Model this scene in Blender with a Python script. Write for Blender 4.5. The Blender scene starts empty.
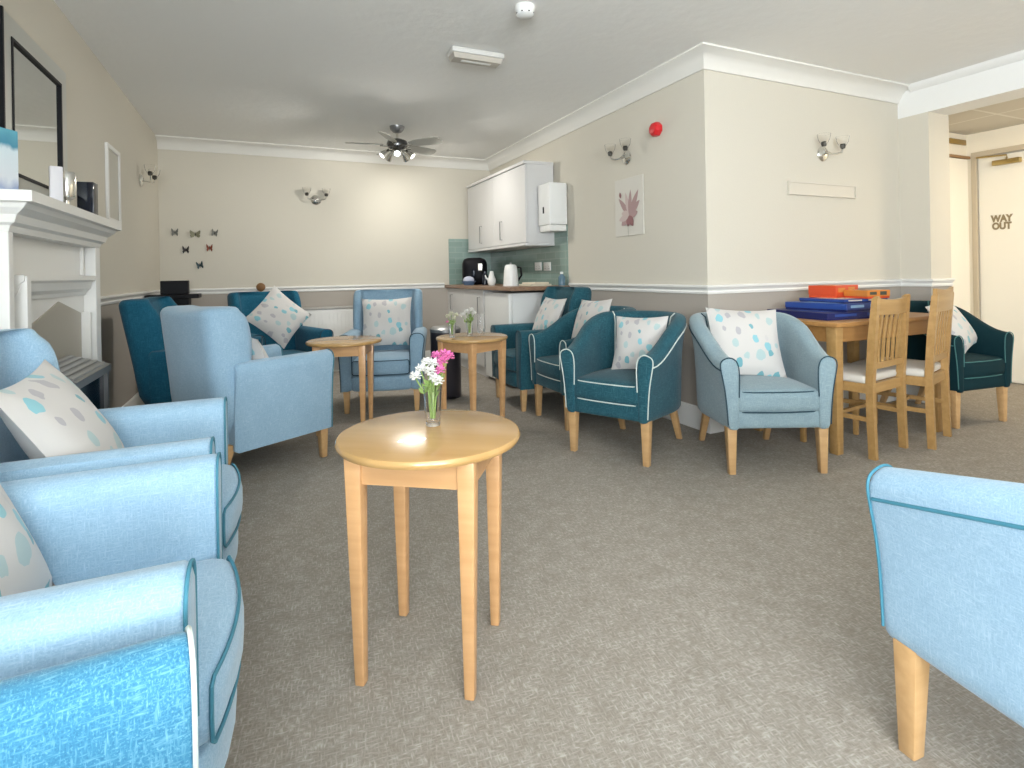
import bpy, bmesh, math, random
from mathutils import Vector, Matrix
random.seed(7)
PI = math.pi
SC = bpy.context.scene
COL = SC.collection

# ---------------------------------------------------------------- room measures (metres)
H_CAM = 1.05
XL, XR, YC, YB = -.937, 2.607, 2.70, 6.38
YF = -3.1                      # window wall behind the camera
ZC = 2.46
XBEAM0, XBEAM1, YCOL = 4.62, 4.885, 2.48
DADO = .94

# ---------------------------------------------------------------- materials
MATS = {}
def new_mat(name):
    m = bpy.data.materials.new(name); m.use_nodes = True
    nt = m.node_tree; b = nt.nodes['Principled BSDF']
    MATS[name] = m
    return m, nt, b
def plain(name, col, rough=.6, metal=0, spec=.5, bump=0, bscale=60, coat=0):
    m, nt, b = new_mat(name)
    b.inputs['Base Color'].default_value = (*col, 1)
    b.inputs['Roughness'].default_value = rough
    b.inputs['Metallic'].default_value = metal
    b.inputs['Specular IOR Level'].default_value = spec
    if coat: b.inputs['Coat Weight'].default_value = coat
    if bump:
        tc = nt.nodes.new('ShaderNodeTexCoord'); n = nt.nodes.new('ShaderNodeTexNoise')
        n.inputs['Scale'].default_value = bscale; n.inputs['Detail'].default_value = 4
        bp = nt.nodes.new('ShaderNodeBump'); bp.inputs['Strength'].default_value = bump; bp.inputs['Distance'].default_value = .01
        nt.links.new(tc.outputs['Object'], n.inputs['Vector']); nt.links.new(n.outputs['Fac'], bp.inputs['Height'])
        nt.links.new(bp.outputs['Normal'], b.inputs['Normal'])
    return m
def stretched_noise(nt, coord, scale, sc=1., detail=2):
    mp = nt.nodes.new('ShaderNodeMapping'); mp.inputs['Scale'].default_value = scale
    n = nt.nodes.new('ShaderNodeTexNoise'); n.inputs['Scale'].default_value = sc; n.inputs['Detail'].default_value = detail
    nt.links.new(coord, mp.inputs['Vector']); nt.links.new(mp.outputs['Vector'], n.inputs['Vector'])
    return n.outputs['Fac']
def math_n(nt, op, a, b=None, clamp=False):
    n = nt.nodes.new('ShaderNodeMath'); n.operation = op; n.use_clamp = clamp
    for i, v in enumerate((a, b)):
        if v is None: continue
        if isinstance(v, (int, float)): n.inputs[i].default_value = v
        else: nt.links.new(v, n.inputs[i])
    return n.outputs[0]
def ramp(nt, fac, stops):
    r = nt.nodes.new('ShaderNodeValToRGB'); e = r.color_ramp.elements
    e[0].position = stops[0][0]; e[0].color = (*stops[0][1], 1)
    e[1].position = stops[-1][0]; e[1].color = (*stops[-1][1], 1)
    for p, c in stops[1:-1]:
        q = e.new(p); q.color = (*c, 1)
    nt.links.new(fac, r.inputs['Fac']); return r.outputs['Color']
def woven(name, dark, mid, light, freq=1., lo=.40, hi=.68, bump=.2, sheen=.25, rough=.85):
    """cross-hatched chenille / cut pile: slubs running along and across"""
    m, nt, b = new_mat(name)
    tc = nt.nodes.new('ShaderNodeTexCoord'); o = tc.outputs['Object']
    a = stretched_noise(nt, o, (26*freq, 200*freq, 200*freq))
    c = stretched_noise(nt, o, (200*freq, 200*freq, 26*freq))
    d = stretched_noise(nt, o, (200*freq, 26*freq, 200*freq))
    mx = math_n(nt, 'MAXIMUM', math_n(nt, 'MAXIMUM', a, c), d)
    big = stretched_noise(nt, o, (9, 9, 9), 1, 3)
    v = math_n(nt, 'ADD', mx, math_n(nt, 'MULTIPLY', math_n(nt, 'SUBTRACT', big, .5), .18))
    colr = ramp(nt, v, [(lo, dark), ((lo+hi)/2+.03, mid), (hi+.1, light)])
    nt.links.new(colr, b.inputs['Base Color'])
    b.inputs['Roughness'].default_value = rough
    b.inputs['Sheen Weight'].default_value = sheen
    b.inputs['Specular IOR Level'].default_value = .2
    bp = nt.nodes.new('ShaderNodeBump'); bp.inputs['Strength'].default_value = bump; bp.inputs['Distance'].default_value = .003
    nt.links.new(v, bp.inputs['Height']); nt.links.new(bp.outputs['Normal'], b.inputs['Normal'])
    return m
def wood(name, c1, c2, rough=.35, scale=(3, 40, 40), coat=.1):
    m, nt, b = new_mat(name)
    tc = nt.nodes.new('ShaderNodeTexCoord')
    n = stretched_noise(nt, tc.outputs['Object'], scale, 1, 5)
    nt.links.new(ramp(nt, n, [(.3, c1), (.7, c2)]), b.inputs['Base Color'])
    b.inputs['Roughness'].default_value = rough; b.inputs['Coat Weight'].default_value = coat
    return m
def carpet_mat():
    m, nt, b = new_mat('carpet')
    tc = nt.nodes.new('ShaderNodeTexCoord'); o = tc.outputs['Object']
    rot = nt.nodes.new('ShaderNodeMapping'); rot.inputs['Rotation'].default_value = (0, 0, .12)
    nt.links.new(o, rot.inputs['Vector']); o = rot.outputs['Vector']
    a = stretched_noise(nt, o, (44, 190, 1), 1, 2)
    c = stretched_noise(nt, o, (190, 44, 1), 1, 2)
    mx = math_n(nt, 'MAXIMUM', a, c)
    big = stretched_noise(nt, o, (14, 14, 1), 1, 3)
    v = math_n(nt, 'ADD', mx, math_n(nt, 'MULTIPLY', math_n(nt, 'SUBTRACT', big, .5), .25))
    fine = stretched_noise(nt, o, (600, 600, 1), 1, 2)
    v2 = math_n(nt, 'ADD', v, math_n(nt, 'MULTIPLY', math_n(nt, 'SUBTRACT', fine, .5), .12))
    nt.links.new(ramp(nt, v2, [(.42, (.262, .234, .198)), (.57, (.325, .295, .256)), (.74, (.45, .42, .378))]), b.inputs['Base Color'])
    b.inputs['Roughness'].default_value = .9; b.inputs['Specular IOR Level'].default_value = .15
    bp = nt.nodes.new('ShaderNodeBump'); bp.inputs['Strength'].default_value = .4; bp.inputs['Distance'].default_value = .004
    nt.links.new(v2, bp.inputs['Height']); nt.links.new(bp.outputs['Normal'], b.inputs['Normal'])
    return m
def pillow_mat():
    """off-white cotton printed with scattered teal, aqua and grey leaves"""
    m, nt, b = new_mat('leaf_print_cotton')
    tc = nt.nodes.new('ShaderNodeTexCoord')
    mp = nt.nodes.new('ShaderNodeMapping'); mp.inputs['Scale'].default_value = (15, 11.5, .0)
    mp.inputs['Rotation'].default_value = (0, 0, .5)
    nt.links.new(tc.outputs['Object'], mp.inputs['Vector'])
    nz = nt.nodes.new('ShaderNodeTexNoise'); nz.inputs['Scale'].default_value = 1.4
    nt.links.new(mp.outputs['Vector'], nz.inputs['Vector'])
    mixv = nt.nodes.new('ShaderNodeVectorMath'); mixv.operation = 'MULTIPLY_ADD'
    nt.links.new(nz.outputs['Color'], mixv.inputs[0]); mixv.inputs[1].default_value = (.5, .5, 0)
    nt.links.new(mp.outputs['Vector'], mixv.inputs[2])
    vo = nt.nodes.new('ShaderNodeTexVoronoi'); vo.voronoi_dimensions = '2D'; vo.inputs['Scale'].default_value = 1.
    vo.inputs['Randomness'].default_value = .75
    nt.links.new(mixv.outputs[0], vo.inputs['Vector'])
    sep = nt.nodes.new('ShaderNodeSeparateColor'); nt.links.new(vo.outputs['Color'], sep.inputs[0])
    size = math_n(nt, 'ADD', math_n(nt, 'MULTIPLY', sep.outputs[1], .17), .17)
    mask = math_n(nt, 'MULTIPLY', math_n(nt, 'LESS_THAN', vo.outputs['Distance'], size), math_n(nt, 'GREATER_THAN', sep.outputs[2], .12))
    rp = nt.nodes.new('ShaderNodeValToRGB'); rp.color_ramp.interpolation = 'CONSTANT'
    e = rp.color_ramp.elements
    e[0].position = 0; e[0].color = (.16, .38, .43, 1)
    e[1].position = .2; e[1].color = (.42, .40, .42, 1)
    for p, c in ((.45, (.40, .52, .52)), (.62, (.55, .53, .52)), (.82, (.24, .50, .56))):
        q = e.new(p); q.color = (*c, 1)
    nt.links.new(sep.outputs[0], rp.inputs['Fac'])
    mix = nt.nodes.new('ShaderNodeMix'); mix.data_type = 'RGBA'
    nt.links.new(mask, mix.inputs['Factor']); mix.inputs[6].default_value = (.59, .565, .54, 1)
    nt.links.new(rp.outputs['Color'], mix.inputs[7])
    nt.links.new(mix.outputs[2], b.inputs['Base Color'])
    b.inputs['Roughness'].default_value = .85; b.inputs['Sheen Weight'].default_value = .2
    return m
def tile_mat():
    m, nt, b = new_mat('green_tiles')
    tc = nt.nodes.new('ShaderNodeTexCoord'); sp = nt.nodes.new('ShaderNodeSeparateXYZ')
    nt.links.new(tc.outputs['Object'], sp.inputs[0])
    u = math_n(nt, 'ADD', sp.outputs[0], sp.outputs[1])
    cb = nt.nodes.new('ShaderNodeCombineXYZ'); nt.links.new(u, cb.inputs[0]); nt.links.new(sp.outputs[2], cb.inputs[1])
    br = nt.nodes.new('ShaderNodeTexBrick'); br.inputs['Scale'].default_value = 1
    br.inputs['Brick Width'].default_value = .2; br.inputs['Row Height'].default_value = .066
    br.inputs['Mortar Size'].default_value = .003
    br.inputs['Color1'].default_value = (.20, .285, .25, 1); br.inputs['Color2'].default_value = (.25, .35, .31, 1)
    br.inputs['Mortar'].default_value = (.30, .37, .33, 1)
    nt.links.new(cb.outputs[0], br.inputs['Vector']); nt.links.new(br.outputs['Color'], b.inputs['Base Color'])
    b.inputs['Roughness'].default_value = .2
    return m
def glass_mat(name, tint=(1, 1, 1), rough=0.02):
    m, nt, b = new_mat(name)
    b.inputs['Base Color'].default_value = (*tint, 1); b.inputs['Transmission Weight'].default_value = 1
    b.inputs['Roughness'].default_value = rough; b.inputs['IOR'].default_value = 1.3
    return m
def suspended_mat():
    m, nt, b = new_mat('ceiling_tiles')
    tc = nt.nodes.new('ShaderNodeTexCoord')
    br = nt.nodes.new('ShaderNodeTexBrick'); br.offset = 0
    br.inputs['Brick Width'].default_value = .6; br.inputs['Row Height'].default_value = .6; br.inputs['Scale'].default_value = 1
    br.inputs['Mortar Size'].default_value = .012
    br.inputs['Color1'].default_value = (.62, .58, .50, 1); br.inputs['Color2'].default_value = (.60, .56, .48, 1)
    br.inputs['Mortar'].default_value = (.75, .72, .65, 1)
    nt.links.new(tc.outputs['Object'], br.inputs['Vector']); nt.links.new(br.outputs['Color'], b.inputs['Base Color'])
    b.inputs['Roughness'].default_value = .9
    return m

CARPET = carpet_mat(); TILE = tile_mat(); SUSP = suspended_mat(); PILLOW = pillow_mat()
WALLU = plain('wall_cream', (.62, .58, .495), .85, bump=.08, bscale=90)
WALLL = plain('wall_taupe', (.40, .36, .315), .85, bump=.08, bscale=90)
WHITE = plain('white_gloss', (.78, .77, .74), .35)
CEIL = plain('ceiling_plaster', (.87, .865, .84), .9, bump=.3, bscale=14)
SATIN = plain('satin_white', (.80, .80, .78), .4)
LOBBYW = plain('lobby_cream', (.86, .78, .63), .7)
CAB = plain('cabinet_white', (.66, .65, .64), .35)
LBLUE = woven('light_blue_chenille', (.25, .40, .545), (.30, .465, .61), (.40, .565, .70), 1.7)
LBLUE2 = woven('grey_blue_chenille', (.19, .275, .315), (.235, .325, .365), (.31, .41, .45), 1.5)
TEAL = woven('teal_chenille', (.010, .055, .080), (.016, .080, .108), (.04, .14, .17), 1.1, sheen=.12)
TEALF = woven('blue_teal_chenille', (.005, .075, .135), (.010, .105, .175), (.03, .16, .24), 1.1, sheen=.1)
TEALB = woven('bright_teal_chenille', (.035, .17, .30), (.055, .23, .37), (.18, .42, .55), 1.9)
PIPE_T = plain('teal_piping', (.05, .21, .29), .7)
PIPE_D = plain('dark_teal_piping', (.012, .05, .075), .7)
PIPE_W = plain('pale_piping', (.60, .66, .62), .7)
PIPE_G = plain('sea_green_piping', (.04, .15, .15), .7)
BEECH = wood('beech', (.56, .31, .135), (.64, .37, .175), .35)
OAKTOP = wood('table_veneer', (.46, .27, .095), (.52, .315, .125), .24, (2, 18, 18), .3)
PINE = wood('honey_wood', (.36, .205, .07), (.44, .265, .10), .4)
TABLEW = wood('dining_table_wood', (.31, .15, .045), (.38, .19, .06), .4)
LEGW = wood('leg_wood', (.50, .30, .13), (.58, .36, .17), .4)
WORKT = wood('worktop_wood', (.22, .13, .08), (.32, .20, .13), .4, (40, 3, 40))
CHROME = plain('chrome', (.75, .74, .70), .18, 1)
SILVER = plain('silver_frame', (.52, .52, .48), .35, .35)
BRASS = plain('brass', (.45, .34, .14), .3, .9)
BLACK = plain('black_plastic', (.006, .006, .008), .5, spec=.15)
BLACKG = plain('black_gloss', (.006, .010, .022), .12)
GREYM = plain('grey_metal', (.30, .30, .30), .35, .7)
MIRROR = plain('mirror_glass', (.80, .82, .80), .015, 1)
GLASS = glass_mat('clear_glass')
SHADEG = glass_mat('shade_glass'); MATS['shade_glass'].node_tree.nodes['Principled BSDF'].inputs['IOR'].default_value = 1.06
STONE = plain('beige_stone', (.40, .36, .29), .3, bump=.02)
SEATC = plain('cream_seat', (.62, .58, .52), .8)
RED = plain('red_plastic', (.60, .015, .02), .35)
GREEN = plain('stem_green', (.22, .33, .09), .6)
PETALW = plain('white_petal', (.88, .88, .84), .7)
PETALP = plain('pink_petal', (.80, .20, .48), .7)
PALEP = plain('pale_flower', (.74, .74, .58), .7)
BROWN = plain('brown', (.22, .11, .04), .6)
DKBROWN = plain('dark_brown_trim', (.10, .035, .015), .6)

# ---------------------------------------------------------------- object helpers
def link(o, parent=None):
    COL.objects.link(o)
    if parent is not None: o.parent = parent
    return o
def tag(o, label=None, cat=None, group=None):
    if label: o['label'] = label
    if cat: o['category'] = cat
    if group: o['group'] = group
    return o
def thing(name, label, cat, loc=(0, 0, 0), rot=0, group=None):
    o = bpy.data.objects.new(name, None); link(o)
    o.location = loc; o.rotation_euler = (0, 0, rot) if not isinstance(rot, (tuple, list)) else rot
    o.empty_display_size = .1
    return tag(o, label, cat, group)
def obj(name, bm, mats, parent=None, smooth=True, sub=0, loc=None):
    me = bpy.data.meshes.new(name)
    bmesh.ops.recalc_face_normals(bm, faces=bm.faces)
    bm.to_mesh(me); bm.free()
    if not isinstance(mats, (list, tuple)): mats = [mats]
    for m in mats: me.materials.append(m)
    o = bpy.data.objects.new(name, me); link(o, parent)
    if smooth:
        for p in me.polygons: p.use_smooth = True
        if not sub:
            try: me.set_sharp_from_angle(angle=math.radians(38))
            except Exception: pass
    if sub:
        s = o.modifiers.new('s', 'SUBSURF'); s.levels = sub; s.render_levels = sub
    if loc: o.location = loc
    return o
def struct(name, bm, mats, **k):
    o = obj(name, bm, mats, **k)
    if o.parent is None: o['kind'] = 'structure'
    return o
def copy_tree(o, parent=None):
    c = o.copy(); link(c); c.parent = parent
    for ch in list(o.children):
        copy_tree(ch, c)
    return c
def NB(): return bmesh.new()
def box(bm, x0, x1, y0, y1, z0, z1, mi=0, bev=0):
    vs = [bm.verts.new((x, y, z)) for x in (x0, x1) for y in (y0, y1) for z in (z0, z1)]
    fs = []
    for q in ((0, 1, 3, 2), (4, 6, 7, 5), (0, 4, 5, 1), (2, 3, 7, 6), (0, 2, 6, 4), (1, 5, 7, 3)):
        f = bm.faces.new([vs[i] for i in q]); f.material_index = mi; fs.append(f)
    if bev:
        es = list({e for f in fs for e in f.edges})
        r = bmesh.ops.bevel(bm, geom=es, offset=bev, segments=2, affect='EDGES', profile=.5, clamp_overlap=True)
        for f in r['faces']: f.material_index = mi
    return bm
def loft(bm, rings, cap=True, closed=True, mi=0):
    R = [[bm.verts.new(p) for p in r] for r in rings]
    n = len(R[0])
    for a, b in zip(R, R[1:]):
        for i in range(n if closed else n-1):
            f = bm.faces.new((a[i], a[(i+1) % n], b[(i+1) % n], b[i])); f.material_index = mi
    if cap:
        for r in (R[0][::-1], R[-1]):
            f = bm.faces.new(r); f.material_index = mi
    return R
def prism(bm, pts, axis, a0, a1, mi=0, bev=0):
    """polygon extruded along an axis; pts are the two other coordinates in xyz order"""
    def mk(p, a):
        return {'x': (a, p[0], p[1]), 'y': (p[0], a, p[1]), 'z': (p[0], p[1], a)}[axis]
    R = loft(bm, [[mk(p, a0) for p in pts], [mk(p, a1) for p in pts]], mi=mi)
    if bev:
        fs = {f for r in R for v in r for f in v.link_faces}
        es = list({e for f in fs for e in f.edges})
        bmesh.ops.bevel(bm, geom=es, offset=bev, segments=2, affect='EDGES', profile=.5, clamp_overlap=True)
def chaikin(p, n=2):
    for _ in range(n):
        q = [p[0]]
        for a, b in zip(p, p[1:]):
            q += [tuple(.75*u+.25*v for u, v in zip(a, b)), tuple(.25*u+.75*v for u, v in zip(a, b))]
        p = q+[p[-1]]
    return p
def tube(bm, path, r, n=8, mi=0, closed=False):
    path = [Vector(p) for p in path]; m = len(path)
    rs = r if isinstance(r, (list, tuple)) else [r]*m
    rings = []; prev = None
    for i, p in enumerate(path):
        if closed: t = path[(i+1) % m]-path[i-1]
        else: t = path[min(i+1, m-1)]-path[max(i-1, 0)]
        t.normalize()
        u = prev if prev is not None else (Vector((0, 0, 1)) if abs(t.z) < .9 else Vector((1, 0, 0)))
        u = (u - t*u.dot(t)).normalized(); w = t.cross(u); prev = u
        rings.append([p+(u*math.cos(2*PI*k/n)+w*math.sin(2*PI*k/n))*rs[i] for k in range(n)])
    if closed: rings.append(rings[0]); loft(bm, rings, cap=False, mi=mi)
    else: loft(bm, rings, mi=mi)
    return bm
def lathe(bm, prof, n=24, c=(0, 0, 0), mi=0, cap=True):
    rings = [[(c[0]+r*math.cos(2*PI*k/n), c[1]+r*math.sin(2*PI*k/n), c[2]+z) for k in range(n)] for r, z in prof]
    loft(bm, rings, cap=cap, mi=mi); return bm
def taper(bm, top, bot, st, sb, mi=0, bev=.004):
    """square leg from bot to top centre points with sizes sb, st"""
    def sq(c, s): return [(c[0]+a*s/2, c[1]+b*s/2, c[2]) for a, b in ((-1, -1), (1, -1), (1, 1), (-1, 1))]
    R = loft(bm, [sq(bot, sb), sq(top, st)], mi=mi)
    es = list({e for r in R for v in r for e in v.link_edges})
    bmesh.ops.bevel(bm, geom=es, offset=bev, segments=2, affect='EDGES', profile=.5, clamp_overlap=True)
def rbox(bm, sx, sy, sz, r, c=(0, 0, 0), bulge=0, fb=0, n=5, warp=None):
    """rounded, softly bulging upholstery block"""
    def ax(s):
        h = s/2; q = min(r, h*.98)
        return [-h, -h+.25*q, -h+q]+[-h+q+(s-2*q)*k/n for k in range(1, n)]+[h-q, h-.25*q, h]
    A = (ax(sx), ax(sy), ax(sz)); S = (sx/2, sy/2, sz/2)
    cache = {}
    def vert(i, j, k):
        key = (i, j, k)
        if key in cache: return cache[key]
        p = Vector((A[0][i], A[1][j], A[2][k]))
        rr = [min(r, s*.98) for s in S]
        q = Vector([max(-S[d]+rr[d], min(S[d]-rr[d], p[d])) for d in range(3)])
        d = p-q; l = d.length
        if l > 1e-9: p = q+Vector([d[t]/l*rr[t] for t in range(3)])
        u, v, w = p.x/S[0], p.y/S[1], p.z/S[2]
        if bulge: p.z += (1 if w > 0 else -.35)*abs(w)*bulge*(1-u*u)*(1-v*v)
        if fb: p.y -= fb*max(0, -v)*(1-u*u)
        p = p+Vector(c)
        if warp: p = warp(p)
        cache[key] = bm.verts.new(p); return cache[key]
    N = [len(a)-1 for a in A]
    for d in range(3):
        e, f = [t for t in range(3) if t != d]
        for side in (0, N[d]):
            for a in range(N[e]):
                for b in range(N[f]):
                    q = []
                    for da, db in ((0, 0), (1, 0), (1, 1), (0, 1)):
                        idx = [0, 0, 0]; idx[d] = side; idx[e] = a+da; idx[f] = b+db
                        q.append(vert(*idx))
                    bm.faces.new(q)
    return bm

# ---------------------------------------------------------------- the room
bm = NB(); box(bm, XL-.2, 7.6, YF-.2, YB+.2, -.12, 0)
struct('floor', bm, CARPET, smooth=False)
bm = NB(); box(bm, XL-.2, XBEAM0, YF-.2, YB+.2, ZC, ZC+.12)
struct('ceiling', bm, CEIL, smooth=False)
def wall_bm(x0, x1, y0, y1, z1=ZC):
    bm = NB(); box(bm, x0, x1, y0, y1, 0, DADO-.03, 1); box(bm, x0, x1, y0, y1, DADO-.03, z1, 0); return bm
W3 = (-2.7, -.55, .75, 2.2)      # window in the left wall behind the camera: y0, y1, z0, z1
bm = wall_bm(XL-.15, XL, W3[1], YB)
box(bm, XL-.15, XL, YF, W3[0], 0, DADO-.03, 1); box(bm, XL-.15, XL, YF, W3[0], DADO-.03, ZC, 0)
box(bm, XL-.15, XL, W3[0], W3[1], 0, W3[2], 1); box(bm, XL-.15, XL, W3[0], W3[1], W3[3], ZC, 0)
struct('wall_left', bm, [WALLU, WALLL], smooth=False)
struct('wall_back', wall_bm(XL-.15, XR+.15, YB, YB+.15), [WALLU, WALLL], smooth=False)
struct('wall_right', wall_bm(XR, XR+.15, YC+.15, YB), [WALLU, WALLL], smooth=False)
struct('wall_alcove', wall_bm(XR, XBEAM1, YC, YC+.15), [WALLU, WALLL], smooth=False)
bm = wall_bm(XBEAM0, XBEAM1, YCOL, YC, 2.225)
struct('trim_1', bm, [WALLU, WALLL], smooth=False)                # column carrying the beam
bm = NB(); box(bm, XBEAM0, XBEAM1, YF, YC+.02, 2.225, ZC+.12)
struct('trim_2', bm, SATIN, smooth=False)                          # the beam
# window wall behind the camera, with openings
W1 = (-.75, .75, .70, 2.25); W2_ADDED = (2.2, 4.4, .70, 2.25)  # the right-hand opening is unseen, added only to brighten the room
bm = NB()
x = XL-.15
for (a, b, c, d) in (W1, W2_ADDED):
    box(bm, x, a, YF-.15, YF, 0, ZC); box(bm, a, b, YF-.15, YF, 0, c); box(bm, a, b, YF-.15, YF, d, ZC); x = b
box(bm, x, 7.6, YF-.15, YF, 0, ZC)
struct('wall_front', bm, WALLU, smooth=False)
for n, (a, b, c, d) in enumerate((W1, W2_ADDED)):
    bm = NB(); t = .05
    box(bm, a, b, YF-.12, YF-.05, c, c+t); box(bm, a, b, YF-.12, YF-.05, d-t, d)
    k = 3 if n == 0 else 2
    for i in range(k+1):
        xx = a+(b-a-t)*i/k; box(bm, xx, xx+t, YF-.12, YF-.05, c+t, d-t)
    struct('window_%d' % (n+1), bm, SATIN, smooth=False)  # the second frame fills the added, unseen opening
bm = NB(); t = .05; a, b, c, d = W3
box(bm, XL-.12, XL-.05, a, b, c, c+t); box(bm, XL-.12, XL-.05, a, b, d-t, d)
for i in range(4):
    yy = a+(b-a-t)*i/3; box(bm, XL-.12, XL-.05, yy, yy+t, c+t, d-t)
struct('window_3', bm, SATIN, smooth=False)
# lobby beyond the beam
XD = 6.0
bm = NB(); box(bm, XBEAM1, 7.6, YF-.2, YB, 2.265, 2.54); struct('ceiling_lobby', bm, SUSP, smooth=False)
bm = NB(); box(bm, XBEAM1, XD+1.6, 2.9, 3.05, 0, 2.265); struct('wall_lobby_end', bm, LOBBYW, smooth=False)
bm = NB()
box(bm, XD, XD+.15, 2.84, 2.9, 0, 2.265); box(bm, XD, XD+.15, 1.72, 2.84, 2.05, 2.265); box(bm, XD, XD+.15, YF, 1.72, 0, 2.265)
struct('wall_lobby_side', bm, LOBBYW, smooth=False)
bm = NB(); box(bm, XBEAM1-.15, XBEAM1, YC+.15, 2.9, 0, 2.54); struct('wall_lobby_return', bm, LOBBYW, smooth=False)
# door 1: white WAY OUT door
DOORW = plain('door_white', (.84, .79, .68), .5)
bm = NB(); box(bm, XD+.02, XD+.065, 1.74, 2.825, .008, 2.035, bev=.003)
door = struct('door_1', bm, DOORW, smooth=False)
bm = NB(); box(bm, XD-.012, XD+.0, 2.825, 2.865, 0, 2.09); box(bm, XD-.012, XD, 1.70, 1.74, 0, 2.09); box(bm, XD-.012, XD, 1.74, 2.825, 2.045, 2.09)
struct('door_frame', bm, plain('door_frame_brown', (.55, .46, .33), .6), parent=door, smooth=False)  # frame in its own brown
# lettering
def text_mesh(name, s, size, mat, parent, loc, rot, ext=.001):
    cu = bpy.data.curves.new(name, 'FONT'); cu.body = s; cu.size = size; cu.extrude = ext; cu.offset = .0045
    cu.align_x = 'CENTER'; cu.align_y = 'CENTER'; cu.space_line = .82
    o = bpy.data.objects.new(name, cu); link(o); bpy.context.view_layer.update()
    me = bpy.data.meshes.new_from_object(o.evaluated_get(bpy.context.evaluated_depsgraph_get()))
    bpy.data.objects.remove(o)
    me.materials.clear(); me.materials.append(mat)
    m = bpy.data.objects.new(name, me); link(m, parent); m.location = loc; m.rotation_euler = rot; m.scale = (.8, 1, 1)
    return m
LETT = plain('brown_letters', (.26, .20, .11), .5)
text_mesh('way_out_lettering', 'WAY\nOUT', .082, LETT, door, (XD+.018, 2.655, 1.43), (PI/2, 0, -PI/2))
bm = NB()
box(bm, XD-.03, XD+.02, 2.50, 2.70, 1.94, 1.985, bev=.006)
tube(bm, [(XD-.005, 2.6, 1.995), (XD-.05, 2.58, 2.015), (XD-.06, 2.80, 2.03)], .008)
obj('door_closer', bm, BRASS, door)
# second door: leaf on the lobby end wall, with frame
bm = NB(); box(bm, 5.45, XD-.05, 2.872, 2.9, .008, 2.03, bev=.003)
d2 = struct('door_2', bm, DOORW, smooth=False)
bm = NB(); box(bm, 5.40, XD-.012, 2.868, 2.899, 2.036, 2.06)
struct('door_head', bm, plain('door_head_wood', (.30, .17, .07), .5), parent=d2, smooth=False)
# small brown sign above it
bm = NB(); box(bm, 5.70, 5.96, 2.885, 2.898, 2.165, 2.213, bev=.002)
tag(obj('wall_sign', bm, plain('sign_brown', (.28, .17, .03), .4)), 'small brown sign plate above the lobby doorway', 'sign')
# dado rails / skirting / cornice as profiles
def dado_prof(): return [(0, -.035), (.010, -.035), (.013, -.022), (.009, -.014), (.012, -.004), (.026, .008), (.026, .018), (.018, .024), (0, .024)]
def skirt_prof(): return [(0, 0), (.016, 0), (.016, .12), (.010, .145), (0, .15)]
def corn_prof(): return [(0, -.115), (.012, -.115), (.018, -.098), (.035, -.06), (.065, -.03), (.10, -.018), (.115, -.012), (.115, 0), (0, 0)]
def run(bm, prof, path, z):
    """profile swept along an open xy path; offset goes to the left of travel"""
    P = [Vector((a, b)) for a, b in path]; rings = []
    for i, p in enumerate(P):
        d0 = (P[i]-P[i-1]).normalized() if i else None
        d1 = (P[i+1]-P[i]).normalized() if i < len(P)-1 else None
        n0 = Vector((-d0.y, d0.x)) if d0 else None; n1 = Vector((-d1.y, d1.x)) if d1 else None
        if n0 and n1:
            m = (n0+n1).normalized(); m = m/m.dot(n0)
        else: m = n0 or n1
        rings.append([(p.x+m.x*a, p.y+m.y*a, z+b) for a, b in prof])
    loft(bm, rings)
right_path = [(XBEAM1, YCOL), (XBEAM0, YCOL), (XBEAM0, YC), (XR, YC), (XR, 4.43)]
bm = NB(); run(bm, dado_prof(), right_path, DADO-.01); struct('trim_3', bm, WHITE)
bm = NB(); run(bm, skirt_prof(), right_path, 0); struct('baseboard_right', bm, WHITE)
bm = NB(); run(bm, dado_prof(), [(1.985, YB), (XL, YB), (XL, 3.44)], DADO-.01)
struct('trim_4', bm, WHITE)
bm = NB(); run(bm, skirt_prof(), [(1.985, YB), (XL, YB), (XL, 3.44)], 0); struct('baseboard_back', bm, WHITE)
bm = NB(); run(bm, dado_prof(), [(XL, 2.2), (XL, W3[1])], DADO-.01); struct('trim_6', bm, WHITE)
bm = NB(); run(bm, skirt_prof(), [(XL, 2.2), (XL, YF)], 0); struct('baseboard_left', bm, WHITE)
bm = NB(); run(bm, corn_prof(), [(XBEAM0, YC), (XR, YC), (XR, YB), (XL, YB)], ZC)
struct('trim_5', bm, plain('cornice_white', (.76, .74, .69), .7))
bm = NB(); prism(bm, [(XBEAM0, ZC), (XBEAM0-.05, ZC), (XBEAM0-.04, ZC-.02), (XBEAM0-.012, ZC-.045), (XBEAM0, ZC-.05)], 'y', YF, YC-.1)
struct('trim_7', bm, SATIN)
bm = NB(); box(bm, XD-.016, XD, YF, 1.70, 0, .15); struct('baseboard_lobby', bm, DKBROWN, smooth=False)

# ---------------------------------------------------------------- upholstery
def legs4(parent, fx, fy, bx, by, z, mat, ft=.05, fb=.036, splay=.05, fs=.0):
    for s in (-1, 1):
        bm = NB(); taper(bm, (s*fx, fy, z), (s*(fx+fs), fy-.005, 0), ft, fb); obj('leg', bm, mat, parent)
    for s in (-1, 1):
        bm = NB(); taper(bm, (s*bx, by, z), (s*(bx+.01), by+splay, 0), ft*.9, fb*.9); obj('leg', bm, mat, parent)

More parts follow.
